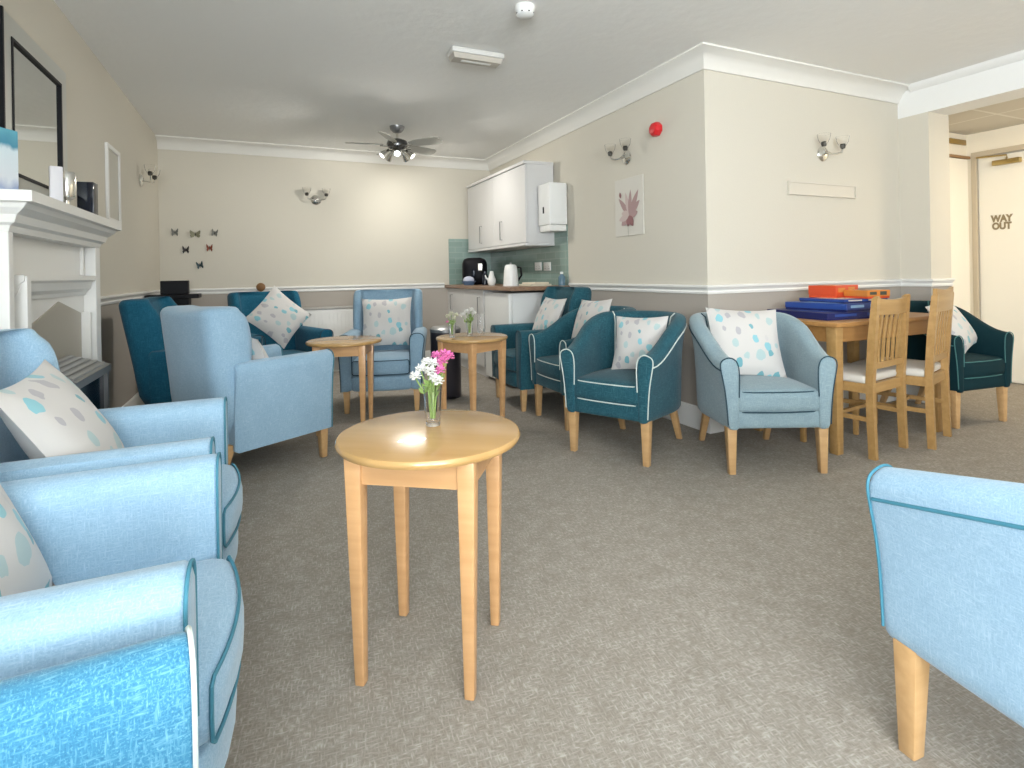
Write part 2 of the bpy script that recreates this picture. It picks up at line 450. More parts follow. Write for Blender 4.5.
def make_wing(label, cat, fab, pipe, w=.66, group=None, seat_fwd=.03, hb=.925, legm=None, arm_h=.61, recline=.11):
    """high-backed wing armchair, faces local -Y, origin on floor"""
    T = thing('wing_armchair', label, cat, group=group)
    hw = w/2; yf = -.34
    # arms: scroll profile (outward, z)
    ah = arm_h
    prof = [(-.095, .20), (-.095, .36), (-.097, ah-.06), (-.092, ah-.02), (-.072, ah), (-.035, ah+.006), (.0, ah-.004), (.016, ah-.028), (.016, ah-.06), (.005, ah-.12), (-.004, ah-.22), (-.01, .26), (-.012, .17), (-.06, .17), (-.09, .18)]
    for s in (-1, 1):
        bm = NB(); rings = []
        for y, sh in ((yf, .012), (yf+.004, .004), (yf+.012, 0), (0, 0), (.15, 0), (.22, .0), (.235, .01)):
            cx = -.04; cz = .40
            r = []
            for a, z in prof:
                aa = a-(sh if a > cx else -sh); zz = z-(sh if z > cz else -sh)
                r.append((s*(hw-.016+aa), y, zz))
            rings.append(r if s > 0 else r[::-1])
        loft(bm, rings)
        arm = obj('armrest', bm, fab, T)
        bm = NB()
        tube(bm, chaikin([(s*(hw-.016+a), yf+.002, z) for a, z in prof[1:13]]), .0032, 6)
        obj('piping', bm, pipe, arm)
    # seat rail + cushion
    iw = w-.21
    bm = NB(); rbox(bm, iw+.01, .60, .12, .03, (0, -.03-seat_fwd/2, .23), fb=seat_fwd)
    obj('seat_frame', bm, fab, T)
    bm = NB(); rbox(bm, iw-.005, .54, .125, .04, (0, -.075-seat_fwd/2, .352), bulge=.016, fb=seat_fwd)
    cu = obj('seat_cushion', bm, fab, T)
    bm = NB()
    yF = -.075-seat_fwd/2-.27
    def fp(x, z): return (x, yF-seat_fwd*(1-(x/(iw/2))**2)+.008, z)
    xe = iw/2-.022
    loop = [fp(xe*(k/6-1), .405) for k in range(13)]+[fp(xe+.010, .395), fp(xe+.012, .35), fp(xe+.010, .308)]+[fp(xe*(1-k/6), .298) for k in range(13)]+[fp(-xe-.010, .308), fp(-xe-.012, .35), fp(-xe-.010, .395)]
    tube(bm, loop, .0036, 6, closed=True)
    obj('piping', bm, pipe, cu)
    # back with wings, rings in plan rising
    bm = NB(); rings = []
    zs = [(.20, .10, .0), (.45, .08, .0), (.56, .085, .0), (.62, .10, .0), (.70, .115, .0), (.80, .115, .0), (.86, .10, .0), (hb-.025, .075, .0), (hb, .055, -.012), (hb+.012, .03, -.03)]
    for z, l, g in zs:
        y0 = .30+max(0, z-.3)*recline; ww = hw-.035+g; t = .075
        if z > hb-.01: y0 += g; t += g
        mid = .115 if z < hb else .09
        zz = lambda xx: z-(.022 if z > .85 else 0)*(1-min(1, abs(xx)/(ww*.8))**2)*(1 if z > .88 else .5)
        pts = [(ww, y0-.10-l), (ww, y0-.05), (ww-.03, y0), (ww*.5, y0+.008), (0, y0+.012), (-ww*.5, y0+.008), (-ww+.03, y0), (-ww, y0-.05), (-ww, y0-.10-l),
               (-ww+t*.55, y0-.115-l), (-ww+t, y0-.09-l), (-ww+t, y0-mid-.03), (-ww+t+.04, y0-mid), (-ww*.3, y0-mid-.008), (ww*.3, y0-mid-.008), (ww-t-.04, y0-mid), (ww-t, y0-mid-.03), (ww-t, y0-.09-l), (ww-t*.55, y0-.115-l)]
        rings.append([(a, b, zz(a)) for a, b in pts])
    loft(bm, rings)
    back = obj('backrest', bm, fab, T, sub=1)
    legs4(T, hw-.065, -.295, hw-.08, .24, .21, legm or LEGW, .052, .034, .07)
    return T

def make_tub(label, cat, fab, pipe, group=None, w=.62, legm=None, arm_h=.60, back_h=.79, flare=.028, rise=1., slope=0):
    """tub chair: one curved shell rising from the arms to the back; faces local -Y"""
    T = thing('tub_armchair', label, cat, group=group)
    hw = w/2; yf = -.30
    def top(t):     # t: -1 left arm front .. 0 back .. 1 right arm front
        a = abs(t); k = max(0, min(1, (rise-a)/(rise*.62))); k = k*k*(3-2*k)
        return arm_h+(back_h-arm_h)*k+slope*(1-a)*(1-k)
    def path(t):
        """centre-line outer point and outward normal"""
        a = abs(t); s = 1 if t >= 0 else -1
        L = .42
        if a > 1-L:
            f = (a-(1-L))/L
            x = hw-.03*f; y = .02+(yf-.02)*f; n = Vector((1, 0))
        else:
            th = a/(1-L)*PI/2
            x = hw*math.sin(th)**.86; y = .02+.31*math.cos(th)**.86
            n = Vector((math.sin(th)/hw, math.cos(th)/.31)).normalized()
        return Vector((s*x, y)), Vector((s*n.x, n.y))
    def prof(h, th=.066):
        # (outward offset, z): inner bottom -> inner top -> round -> outer down
        return [(-th, .24), (-th, .40), (-th-.004, h-.07), (-th+.006, h-.02), (-th+.03, h), (-.02+flare*.3, h+.003), (flare*.8, h-.012), (flare, h-.04), (flare*.75, h-.08), (flare*.2, h-.16), (-.004, h-.26 if h-.26 > .3 else .32), (-.008, .26), (-.014, .232), (-.06, .232)]
    N = 36
    bm = NB(); rings = []
    for i in range(N+1):
        t = -1+2*i/N
        p, n = path(t); h = top(t)
        back_lean = max(0, 1-abs(t)*1.6)*.06
        rings.append([(p.x+n.x*a, p.y+n.y*(a+back_lean*max(0, (z-.4)/.4)), z) for a, z in prof(h)])
    # rounded front ends
    def shr(r, dy, sh):
        c = Vector((sum(q[0] for q in r)/len(r), r[0][1], .42)); out = []
        for q in r:
            out.append((q[0]+(sh if q[0] < c.x else -sh), q[1]+dy, q[2]+(sh if q[2] < .4 else -sh)))
        return out
    rings = [shr(rings[0], -.012, .010), shr(rings[0], -.007, .002)]+rings+[shr(rings[-1], -.007, .002), shr(rings[-1], -.012, .010)]
    loft(bm, rings)
    sh = obj('tub_back', bm, fab, T, sub=1)
    # piping round each arm front and along the outer roll
    for s in (-1, 1):
        p, n = path(s)
        bm = NB(); pr = prof(top(s))
        tube(bm, chaikin([(p.x+n.x*a, yf-.008, z) for a, z in pr[1:12]]), .0032, 6)
        obj('piping', bm, pipe, sh)
    bm = NB(); path_pts = []
    for i in range(0, N+1):
        t = -1+2*i/N; p, n = path(t); h = top(t); bl = max(0, 1-abs(t)*1.6)*.06*max(0, (h-.08-.4)/.4)
        a = flare*.78; path_pts.append((p.x+n.x*(a+.003), p.y+n.y*(a+bl+.003), h-.062))
    tube(bm, path_pts, .004, 6); obj('seam_piping', bm, pipe, sh)
    for s in (-1, 1):   # inner back seam
        bm = NB(); t = s*.34; p, n = path(t); h = top(t)
        bl = max(0, 1-abs(t)*1.6)*.06
        tube(bm, [(p.x+n.x*(a-.002), p.y+n.y*(a-.002+bl*max(0, (z-.4)/.4)), z) for a, z in prof(h)[1:5]], .004, 6); obj('seam_piping', bm, pipe, sh)
    iw = w-.138
    bm = NB()
    def squeeze(p):
        f = max(0, p.y+.02)/.3
        return Vector((p.x*(1-.22*f*f), p.y, p.z))
    rbox(bm, iw, .53, .10, .02, (0, -.035, .285), warp=squeeze); obj('seat_frame', bm, fab, T)
    bm = NB(); rbox(bm, iw-.004, .50, .12, .035, (0, -.055, .375), bulge=.022, warp=squeeze, fb=.012)
    cu = obj('seat_cushion', bm, fab, T)
    bm = NB()
    for zz in (.424, .322):
        tube(bm, [((iw/2-.02)*u, -.055-.25-.012*(1-u*u)+.006+.012*abs(u)**6, zz) for u in [k/6-1 for k in range(13)]], .0036, 6)
    obj('piping', bm, pipe, cu)
    legs4(T, hw-.065, -.265, hw-.11, .20, .245, legm or LEGW, .050, .034, .10)
    return T

def place(o, x, y, deg, z=0):
    o.location = (x, y, z); o.rotation_euler = (0, 0, math.radians(deg)); return o
def relabel(o, label, cat=None, group=None):
    return tag(o, label, cat, group)

def make_pillow(s=.40, th=.13):
    bm = NB(); n = 14; top = {}; bot = {}
    for i in range(n+1):
        for j in range(n+1):
            u = -1+2*i/n; v = -1+2*j/n
            x = s/2*u*(1-.075*(1-v*v)); y = s/2*v*(1-.075*(1-u*u))
            e = (max(0, 1-u*u)**.55)*(max(0, 1-v*v)**.55)
            z = th/2*e*(1+.05*math.sin(7*u+3*v))
            top[i, j] = bm.verts.new((x, y, z))
            bot[i, j] = top[i, j] if (i in (0, n) or j in (0, n)) else bm.verts.new((x, y, -z))
    for i in range(n):
        for j in range(n):
            bm.faces.new([top[i, j], top[i+1, j], top[i+1, j+1], top[i, j+1]])
            bm.faces.new([bot[i, j], bot[i, j+1], bot[i+1, j+1], bot[i+1, j]])
    return bm
pillow0 = None
def pillow(label, chair, lx, ly, z, tilt=70, spin=0, yaw=0, s=.40):
    """cushion leaning on a chair back: (lx, ly) in the chair's own frame"""
    global pillow0
    if pillow0 is None:
        pillow0 = obj('scatter_cushion', make_pillow(), PILLOW); o = pillow0
    else:
        o = pillow0.copy(); link(o)
    tag(o, label, 'cushion', 'leaf print scatter cushions')
    a = chair.rotation_euler.z
    c = chair.location
    p = Matrix.Rotation(a, 3, 'Z') @ Vector((lx, ly, 0))
    # local Z of cushion is its normal; it faces chair -Y, leaning back
    M = Matrix.Rotation(a+math.radians(yaw), 4, 'Z') @ Matrix.Rotation(math.radians(tilt), 4, 'X') @ Matrix.Rotation(math.radians(spin), 4, 'Z')
    o.rotation_euler = M.to_euler(); o.location = (c.x+p.x, c.y+p.y, z); o.scale = (s/.40,)*3
    return o

# wing chairs, light blue
shaded_blue = woven('shaded_blue_chenille', (.18, .29, .39), (.225, .35, .455), (.30, .43, .53), 1.5)  # light blue fabric with the shade at the back put into its colour
wD = make_wing('light blue wing armchair beside the fireplace with its whole leaf cushion showing', 'armchair', LBLUE, PIPE_T, seat_fwd=.035, hb=.90, group='light blue wing armchairs', arm_h=.62)
place(wD, -.47, 1.94, 90)
wC = copy_tree(wD); place(wC, -.445, 1.225, 90); wC.scale = (1.03, 1, 1)
relabel(wC, 'light blue wing armchair between the bright teal tub chair and its twin by the fireplace')
wE = copy_tree(wD); place(wE, -.085, 3.44, 121); wE.scale = (.94, 1, 1)
relabel(wE, 'light blue wing armchair seen from behind, in front of the dark teal one')
wH = make_wing('light blue wing armchair at the back wall with an upright square leaf cushion', 'armchair', shaded_blue, PIPE_D, group='light blue wing armchairs', arm_h=.60)
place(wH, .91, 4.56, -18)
# wing chairs, teal
wF = make_wing('dark teal wing armchair against the left wall, half hidden by the light blue chair', 'armchair', TEALF, PIPE_D, group='dark teal wing armchairs', recline=.19)
place(wF, -.385, 4.26, 84)
wG = copy_tree(wF); place(wG, .10, 5.02, 19)
relabel(wG, 'dark teal wing armchair at back wall with a cushion balanced on its corner')
wJ = make_wing('dark teal wing armchair facing left beside the kitchen worktop', 'armchair', TEAL, PIPE_D, group='dark teal wing armchairs')
place(wJ, 2.08, 4.03, -92); wJ.scale = (1, .95, 1)
# tub chairs
tL = make_tub('teal tub armchair with pale piping, nearest of the teal row at the right wall corner', 'armchair', TEAL, PIPE_W, group='teal tub armchairs with pale piping', w=.585)
place(tL, 1.995, 2.725, -62)
tK = copy_tree(tL); place(tK, 2.10, 3.395, -90); tK.scale = (.95, 1, 1)
relabel(tK, 'teal tub armchair squeezed between the wing chair and the front tub chair')
tN = make_tub('dark green-teal tub armchair beyond the dining table near the way out door', 'armchair', plain('dark_green_velvet', (.003, .026, .034), .8, spec=.2), PIPE_G)
place(tN, 4.31, 2.28, -6); tN.scale = (.93, .95, 1)
tM = make_tub('grey-blue tub armchair with dark piping between the wall corner and the dining table', 'armchair', LBLUE2, PIPE_D, w=.595)
place(tM, 2.50, 2.255, -25)
tO = make_tub('pale blue armchair with teal piping cut off at the right foreground', 'armchair', LBLUE, PIPE_T, w=.68, arm_h=.61, flare=.034, rise=.50, slope=.17)
place(tO, 1.51, .44, 176)
tA = make_tub('bright teal tub armchair with white piping at the bottom left corner', 'armchair', TEALB, PIPE_W, arm_h=.605, rise=.50, flare=.02, slope=.02)
place(tA, -.345, .485, 101)

pillow('leaf print cushion on the light blue armchair beside the fireplace', wD, -.02, .03, .615, 60, 4, s=.43)
pillow('leaf print cushion cut off by the left picture edge, on the foreground blue armchair', wC, .05, .07, .61, 62, -8, s=.42)
pillow('leaf print cushion in the light blue armchair that turns its back to the camera', wE, -.06, .04, .60, 60, 12)
pillow('leaf print cushion on the dark teal armchair at the left wall', wF, .05, .06, .60, 62, 0)
pillow('leaf print cushion standing on its corner against the teal back-wall armchair', wG, .02, .02, .72, 70, 45, s=.40)
pillow('leaf print cushion upright on the back-wall light blue armchair', wH, -.0, .10, .66, 74, 1, s=.42)
pillow('leaf print cushion on the teal wing armchair beside the worktop', wJ, -.02, .07, .66, 66, 0)
pillow('leaf print cushion on the middle teal tub armchair of the right row', tK, .0, .05, .665, 70, 3, s=.40)
pillow('leaf print cushion on the nearest teal tub armchair of the right row', tL, .05, .05, .615, 72, 2, s=.34)
pillow('leaf print cushion on the grey-blue tub armchair by the dining table', tM, -.02, .05, .635, 66, -3, s=.41)
pillow('white leaf print cushion on the dark green tub armchair near the door', tN, .05, -.07, .645, 60, 12, yaw=12, s=.38)

# ---------------------------------------------------------------- round side tables
def make_table(label, group):
    T = thing('round_side_table', label, 'table', group=group)
    bm = NB(); R = .253; z = .615
    lathe(bm, [(.001, z-.024), (R-.012, z-.024), (R-.004, z-.021), (R, z-.014), (R, z-.009), (R-.004, z-.002), (R-.010, z), (.001, z)], 64)
    obj('tabletop', bm, OAKTOP, T)
    h = .149
    for k in range(4):
        s = ((-1, -1), (1, -1), (1, 1), (-1, 1))[k]
        bm = NB(); taper(bm, (s[0]*h, s[1]*h, z-.0245), (s[0]*(h-.004), s[1]*(h-.004), 0), .046, .026); obj('leg', bm, BEECH, T)
    bm = NB()
    for a, b, c, d in ((-h+.02, h-.02, -h-.012, -h+.008), (-h+.02, h-.02, h-.008, h+.012), (-h-.012, -h+.008, -h+.02, h-.02), (h-.008, h+.012, -h+.02, h-.02)):
        box(bm, a, b, c, d, z-.095, z-.0245)
    obj('apron', bm, BEECH, T, smooth=False)
    return T
t1 = make_table('round beech side table in the foreground with pink and white flowers', 'round beech side tables')
place(t1, .415, 1.492, -35)
t2 = copy_tree(t1); place(t2, .50, 3.93, -20); relabel(t2, 'bare round beech side table between the two light blue wing armchairs')
t3 = copy_tree(t1); place(t3, 1.33, 3.64, 25); relabel(t3, 'round beech side table with two flower vases in front of the bin')

# vases
def make_vase(name, label, h=.13, r0=.026, r1=.036, water=True):
    T = thing(name, label, 'vase')
    bm = NB(); n = 20; t = .0025
    prof = [(.001, .0), (r0, 0), (r0+.001, .004), (r1, h), (r1-t, h), (r0-t, .010), (.001, .009)]
    lathe(bm, prof, n, cap=True); obj('glass_vase', bm, GLASS, T)
    return T
def flowers(T, blooms, h0=.02):
    """blooms: (dx, dy, z, radius, material)"""
    for dx, dy, z, r, m in blooms:
        bm = NB(); tube(bm, [(dx*.12, dy*.12, h0), (dx*.25, dy*.25, .10), (dx*.6, dy*.6, z*.72), (dx, dy, z-r*.4)], .0022, 6)
        st = obj('stem', bm, GREEN, T)
        bm = NB(); rnd = random.Random(int(abs(dx*1e4))+int(z*1e4))
        cen = Vector((dx, dy, z-r*.15)); NP = 22
        for k in range(NP):
            cz = 1-1.45*(k+.5)/NP; sz = math.sqrt(max(0, 1-cz*cz)); a = k*2.39996+rnd.uniform(-.25, .25)
            dr = Vector((math.cos(a)*sz, math.sin(a)*sz, cz)); sd = dr.cross(Vector((.13, .2, 1))).normalized(); up_ = dr.cross(sd)
            L = r*rnd.uniform(.85, 1.12); w = r*.34
            P = [cen+dr*L*.25, cen+dr*L*.7+sd*w, cen+dr*L+sd*w*.7+up_*w*.3, cen+dr*L*1.03-up_*w*.2, cen+dr*L-sd*w*.7+up_*w*.3, cen+dr*L*.7-sd*w]
            f = [bm.verts.new(p) for p in P]; g = [bm.verts.new(p+up_*.0012) for p in P]
            bm.faces.new(f); bm.faces.new(g[::-1])
            for q in range(6): bm.faces.new([f[q], g[q], g[(q+1) % 6], f[(q+1) % 6]])
        obj('bloom', bm, m, st)
        bm = NB()
        if r > .012:
            p = Vector((dx*.5, dy*.5, z*.62))
            for s in (-1, 1):
                q = p+Vector((s*.016, .004, .02)); 
                vs = [bm.verts.new(v) for v in (p, p+Vector((s*.010, .004, .005)), q, p+Vector((s*.004, -.003, .014)))]
                ws = [bm.verts.new(v.co+Vector((0, .001, .0005))) for v in vs]
                bm.faces.new(vs); bm.faces.new(ws[::-1])
                for k in range(4): bm.faces.new([vs[k], ws[k], ws[(k+1) % 4], vs[(k+1) % 4]])
            obj('leaf', bm, GREEN, st)
v1 = make_vase('flower_vase', 'clear glass vase of pink and white flowers on the foreground side table', .115, .020, .027)
place(v1, .440, 1.545, 0, .6155)
flowers(v1, [(-.050, .0, .148, .017, PETALW), (-.030, .012, .165, .016, PETALW), (-.008, -.010, .160, .019, PETALW), (-.012, .02, .182, .016, PETALW), (.012, -.014, .130, .018, PETALW), (.010, .01, .178, .018, PETALW),
             (.030, .0, .186, .018, PETALP), (.046, -.01, .200, .018, PETALP), (.022, -.006, .160, .016, PETALP), (.040, .015, .204, .014, PETALP), (.018, .02, .20, .014, PETALP), (-.002, -.022, .142, .014, PETALW)])
v2 = make_vase('flower_vase', 'glass vase of cream flowers at left on the table before the bin', .10, .018, .026)
place(v2, 1.185, 3.64, 0, .6155)
flowers(v2, [(-.03, 0, .15, .018, PALEP), (.0, .01, .165, .018, PALEP), (.03, 0, .155, .018, PALEP), (.01, -.01, .135, .015, PALEP), (-.035, 0, .11, .010, PETALP)])
v3 = make_vase('flower_vase', 'glass vase of white flowers and green leaves centred on the table before the bin', .11, .018, .026)
place(v3, 1.322, 3.66, 0, .6155)
flowers(v3, [(-.055, 0, .15, .020, PETALW), (-.02, .01, .172, .020, PETALW), (.012, 0, .185, .020, PETALW), (.035, 0, .16, .016, PETALW), (.0, -.01, .145, .014, GREEN), (.02, .01, .12, .012, GREEN)])
v4 = make_vase('glass_tumbler', 'empty clear glass on the right side of the table before the bin', .14, .024, .03)
place(v4, 1.46, 3.80, 0, .6155)

# pedal bin
T = thing('pedal_bin', 'dark pedal bin with grey lid standing beside the light blue back-wall armchair', 'bin', (1.42, 4.55, 0))
bm = NB(); lathe(bm, [(.001, 0), (.125, 0), (.13, .01), (.13, .56), (.001, .56)], 28); obj('bin_body', bm, plain('bin_grey', (.07, .065, .08), .3, .6), T)
bm = NB(); lathe(bm, [(.001, .561), (.134, .561), (.134, .585), (.11, .605), (.001, .612)], 28); obj('lid', bm, GREYM, T)
bm = NB(); box(bm, -.03, .03, -.17, -.12, .012, .022, bev=.003); obj('pedal', bm, BLACK, T)

# ---------------------------------------------------------------- dining set
tx0, tx1, ty0, ty1 = 2.87, 3.94, 2.01, 2.66
T = thing('dining_table', 'brown wooden dining table against the wall stacked with board games', 'table', ((tx0+tx1)/2, (ty0+ty1)/2, 0))
hx, hy = (tx1-tx0)/2, (ty1-ty0)/2
bm = NB(); box(bm, -hx, hx, -hy, hy, .718, .745, bev=.006); obj('tabletop', bm, TABLEW, T)
bm = NB()
for y in (-hy+.04, hy-.06): box(bm, -hx+.07, hx-.07, y, y+.02, .63, .7175)
for x in (-hx+.04, hx-.06): box(bm, x, x+.02, -hy+.07, hy-.07, .63, .7175)
obj('apron', bm, TABLEW, T, smooth=False)
for sx in (-1, 1):
    for sy in (-1, 1):
        bm = NB(); taper(bm, (sx*(hx-.06), sy*(hy-.06), .7175), (sx*(hx-.06), sy*(hy-.06), 0), .062, .05); obj('leg', bm, PINE, T)

def make_dchair(label, group, crest_w=.0, crest_z=0):
    """slat-back dining chair, faces local -Y (back at +Y)"""
    T = thing('dining_chair', label, 'chair', group=group)
    hw = .178
    for s in (-1, 1):
        bm = NB(); taper(bm, (s*hw, -.19, .41), (s*hw, -.19, 0), .036, .028); obj('leg', bm, PINE, T)
    for s in (-1, 1):
        bm = NB()
        pts = [(.198, 0), (.192, .22), (.19, .42), (.205, .66), (.225, .880)]
        rings = []
        for y, z in pts:
            a = .017 if z > .1 else .014; b = .019 if z < .8 else .015
            rings.append([(s*hw-a, y-b, z), (s*hw+a, y-b, z), (s*hw+a, y+b, z), (s*hw-a, y+b, z)])
        rings.append([(s*hw-.010, .224, .892), (s*hw+.010, .224, .892), (s*hw+.010, .240, .892), (s*hw-.010, .240, .892)])
        loft(bm, rings); obj('back_post', bm, PINE, T)
    bm = NB(); rings = []
    for k in range(9):
        u = -1+k/4; x = u*(hw-.012+crest_w); y = .222+.012*(1-u*u); dip = .012*(1-u*u); 
        rings.append([(x, y-.010, .79-dip*.3), (x, y+.010, .79-dip*.3), (x, y+.016, .880-dip+crest_z), (x, y-.004, .880-dip+crest_z)])
    loft(bm, rings); obj('crest_rail', bm, PINE, T)
    bm = NB(); box(bm, -hw+.014, hw-.014, .188, .206, .49, .525); obj('lower_rail', bm, PINE, T, smooth=False)
    for k in range(5):
        x = -.112+.056*k
        bm = NB(); loft(bm, [[(x-.011, y-.005, z), (x+.011, y-.005, z), (x+.011, y+.005, z), (x-.011, y+.005, z)] for y, z in ((.197, .52), (.207, .66), (.226, .80))])
        obj('slat', bm, PINE, T)
    bm = NB()
    box(bm, -hw+.012, hw-.012, -.20, -.18, .355, .41); box(bm, -hw+.012, hw-.012, .175, .195, .355, .41)
    for s in (-1, 1): box(bm, s*hw-.010, s*hw+.010, -.17, .175, .355, .41)
    obj('seat_frame', bm, PINE, T, smooth=False)
    bm = NB(); rbox(bm, .40, .39, .045, .018, (0, -.02, .430), bulge=.012); obj('seat_pad', bm, SEATC, T)
    bm = NB()
    for s in (-1, 1): box(bm, s*hw-.008, s*hw+.008, -.178, .20, .20, .225)
    box(bm, -hw+.008, hw-.008, -.01, .012, .203, .222)
    obj('stretcher', bm, PINE, T, smooth=False)
    return T
c1 = make_dchair('honey wood slat-back dining chair pushed under the table, the left one', 'slat-back dining chairs')
place(c1, 3.165, 2.14, 180+8)
c2 = make_dchair('honey wood dining chair with a broad crest rail, nearer the way out door', 'slat-back dining chairs', .028, .042)
place(c2, 3.60, 2.12, 180+16)

# board games on the table
def gamebox(label, cx, cy, z, sx, sy, sz, deg, mats, edge=None):
    T = thing('board_game_box', label, 'board game', (cx, cy, z), math.radians(deg), group='board game boxes on the dining table')
    bm = NB(); box(bm, -sx/2+.003, sx/2-.003, -sy/2+.003, sy/2-.003, 0, sz*.9); obj('box_base', bm, mats[1], T, smooth=False)
    bm = NB(); box(bm, -sx/2, sx/2, -sy/2, sy/2, sz*.25, sz, bev=.002); lid = obj('lid', bm, mats[0], T, smooth=False)
    bm = NB(); box(bm, -sx*.38, sx*.1, -sy*.3, sy*.25, sz, sz+.0008); box(bm, -sx*.40, -sx*.1, -sy/2-.0008, -sy/2, sz*.45, sz*.8); box(bm, sx*.05, sx*.34, -sy/2-.0008, -sy/2, sz*.4, sz*.85)
    obj('printed_panel', bm, mats[2], lid, smooth=False)
    return T
NAVY = plain('navy_card', (.010, .016, .10), .4); BLUEC = plain('blue_card', (.02, .06, .26), .4); LBC = plain('pale_blue_print', (.25, .42, .62), .4)
REDC = plain('red_card', (.62, .07, .02), .4); ORC = plain('orange_card', (.62, .22, .04), .4); WHC = plain('cream_print', (.68, .60, .48), .5); DGR = plain('dark_card', (.05, .06, .05), .5)
gamebox('wide navy board game box at the bottom of the stack on the dining table', 3.26, 2.33, .7455, .56, .46, .042, -6, (NAVY, NAVY, BLUEC))
gamebox('blue board game box with pale print, second from the bottom of the stack', 3.33, 2.34, .7885, .44, .40, .046, 3, (BLUEC, NAVY, LBC))
gamebox('thin dark blue and cream board game box just beneath the red one', 3.38, 2.33, .8355, .38, .32, .022, -4, (BLUEC, NAVY, WHC))
gamebox('bright red board game box on top at the left of the stack', 3.42, 2.42, .8585, .26, .18, .078, 6, (REDC, REDC, ORC))
gamebox('orange-red board game box lying on top at the right of the stack', 3.45, 2.22, .8585, .18, .17, .050, -8, (ORC, REDC, DGR))
bm = NB(); box(bm, -.12, .12, -.09, .09, 0, .012, bev=.001)
o = obj('paper_stack', bm, plain('paper', (.72, .72, .70), .7), loc=(3.72, 2.36, .7456)); o.rotation_euler.z = .3
tag(o, 'stack of white papers on the right end of the dining table', 'paper')

# ---------------------------------------------------------------- fireplace
FX = -.75; FB = -.80; fy0, fy1 = 2.285, 3.37
T = thing('fireplace_surround', 'white fireplace surround with mantel shelf on the left wall', 'fireplace', (XL, (fy0+fy1)/2, 0))
def fb_obj(name, bm, m, parent=T, **k):
    o = obj(name, bm, m, parent, **k)
    for v in o.data.vertices: v.co -= Vector((XL, (fy0+fy1)/2, 0))
    return o
g = .001
bm = NB(); box(bm, XL+g, FB, fy0+.04, fy1-.08, 0, 1.215); fb_obj('back_board', bm, WHITE, smooth=False)
for a, b in ((fy0, fy0+.04), (fy1-.08, fy1)):
    bm = NB(); box(bm, XL+g, FX, a, b, 0, 1.215, bev=.003); box(bm, XL+g, FX+.012, a-.008, b+.008, 0, .14, bev=.003)
    fb_obj('pilaster', bm, WHITE, smooth=False)
bm = NB()
st = [(1.215, .0), (1.235, .006), (1.245, .02), (1.27, .028), (1.29, .05), (1.305, .060), (1.31, .078), (1.345, .078)]
rings = []
for z, e in st:
    rings.append([(XL+g, fy0-e*.7, z), (FX+e, fy0-e*.7, z), (FX+e, fy1+e, z), (XL+g, fy1+e, z)])
loft(bm, rings); fb_obj('mantel_shelf', bm, WHITE, smooth=False)
bm = NB(); st = [(.985, .0), (1.00, .004), (1.015, .02), (1.045, .028), (1.055, .04), (1.075, .04)]
loft(bm, [[(FB, fy0+.12-.0, z), (FB+.01+e, fy0+.12, z), (FB+.01+e, fy1-.085, z), (FB, fy1-.085, z)] for z, e in st]); fb_obj('inner_ledge', bm, WHITE, smooth=False)
for q in ((FB, FB+.012, fy1-.13, fy1-.115, 1.08, 1.212), (FB, FB+.055, fy0+.13, fy0+.165, .0, 1.07), (FB, FB+.035, fy1-.125, fy1-.10, .0, .90)):
    bm = NB(); box(bm, *q); fb_obj('inner_moulding', bm, WHITE, smooth=False)
bm = NB(); pent = [(2.60, .885), (2.92, .965), (3.222, .90), (3.222, .0), (2.60, .0)]
prism(bm, pent, 'x', FB, FB+.005); fb_obj('stone_panel', bm, STONE, smooth=False)
# electric fire
T2 = thing('electric_fire', 'grey metal electric fire with slatted hood in front of the fireplace', 'heater', (-.71, 2.76, 0))
def ef(name, bm, m, parent=T2, **k):
    o = obj(name, bm, m, parent, **k)
    for v in o.data.vertices: v.co -= Vector((-.71, 2.76, 0))
    return o
bm = NB(); box(bm, -.79, -.66, 2.53, 2.99, 0, .64); ef('fire_body', bm, BLACKG, smooth=False)
bm = NB(); prism(bm, [(-.79, .645), (-.79, .725), (-.636, .675), (-.636, .645)], 'y', 2.51, 3.01)
hd = ef('fire_hood', bm, GREYM, smooth=False)
for k in range(5):
    x = -.775+.028*k; z = .725-.05*(x+.79)/.154
    bm = NB(); prism(bm, [(x, z), (x+.012, z-.004), (x+.012, z+.003), (x, z+.007)], 'y', 2.53, 2.99); ef('grille_slat', bm, plain('slat_grey', (.42, .42, .42), .4, .6) if k == 0 else MATS['slat_grey'], hd, smooth=False)
bm = NB(); prism(bm, [(-.79, 0), (-.645, 0), (-.645, .645), (-.79, .645)], 'y', 2.505, 2.528); ef('side_panel', bm, plain('fire_side_grey', (.50, .52, .51), .4, .1), smooth=False)
bm = NB(); prism(bm, [(-.79, 0), (-.645, 0), (-.645, .645), (-.79, .645)], 'y', 2.992, 3.012); ef('side_panel', bm, GREYM, smooth=False)

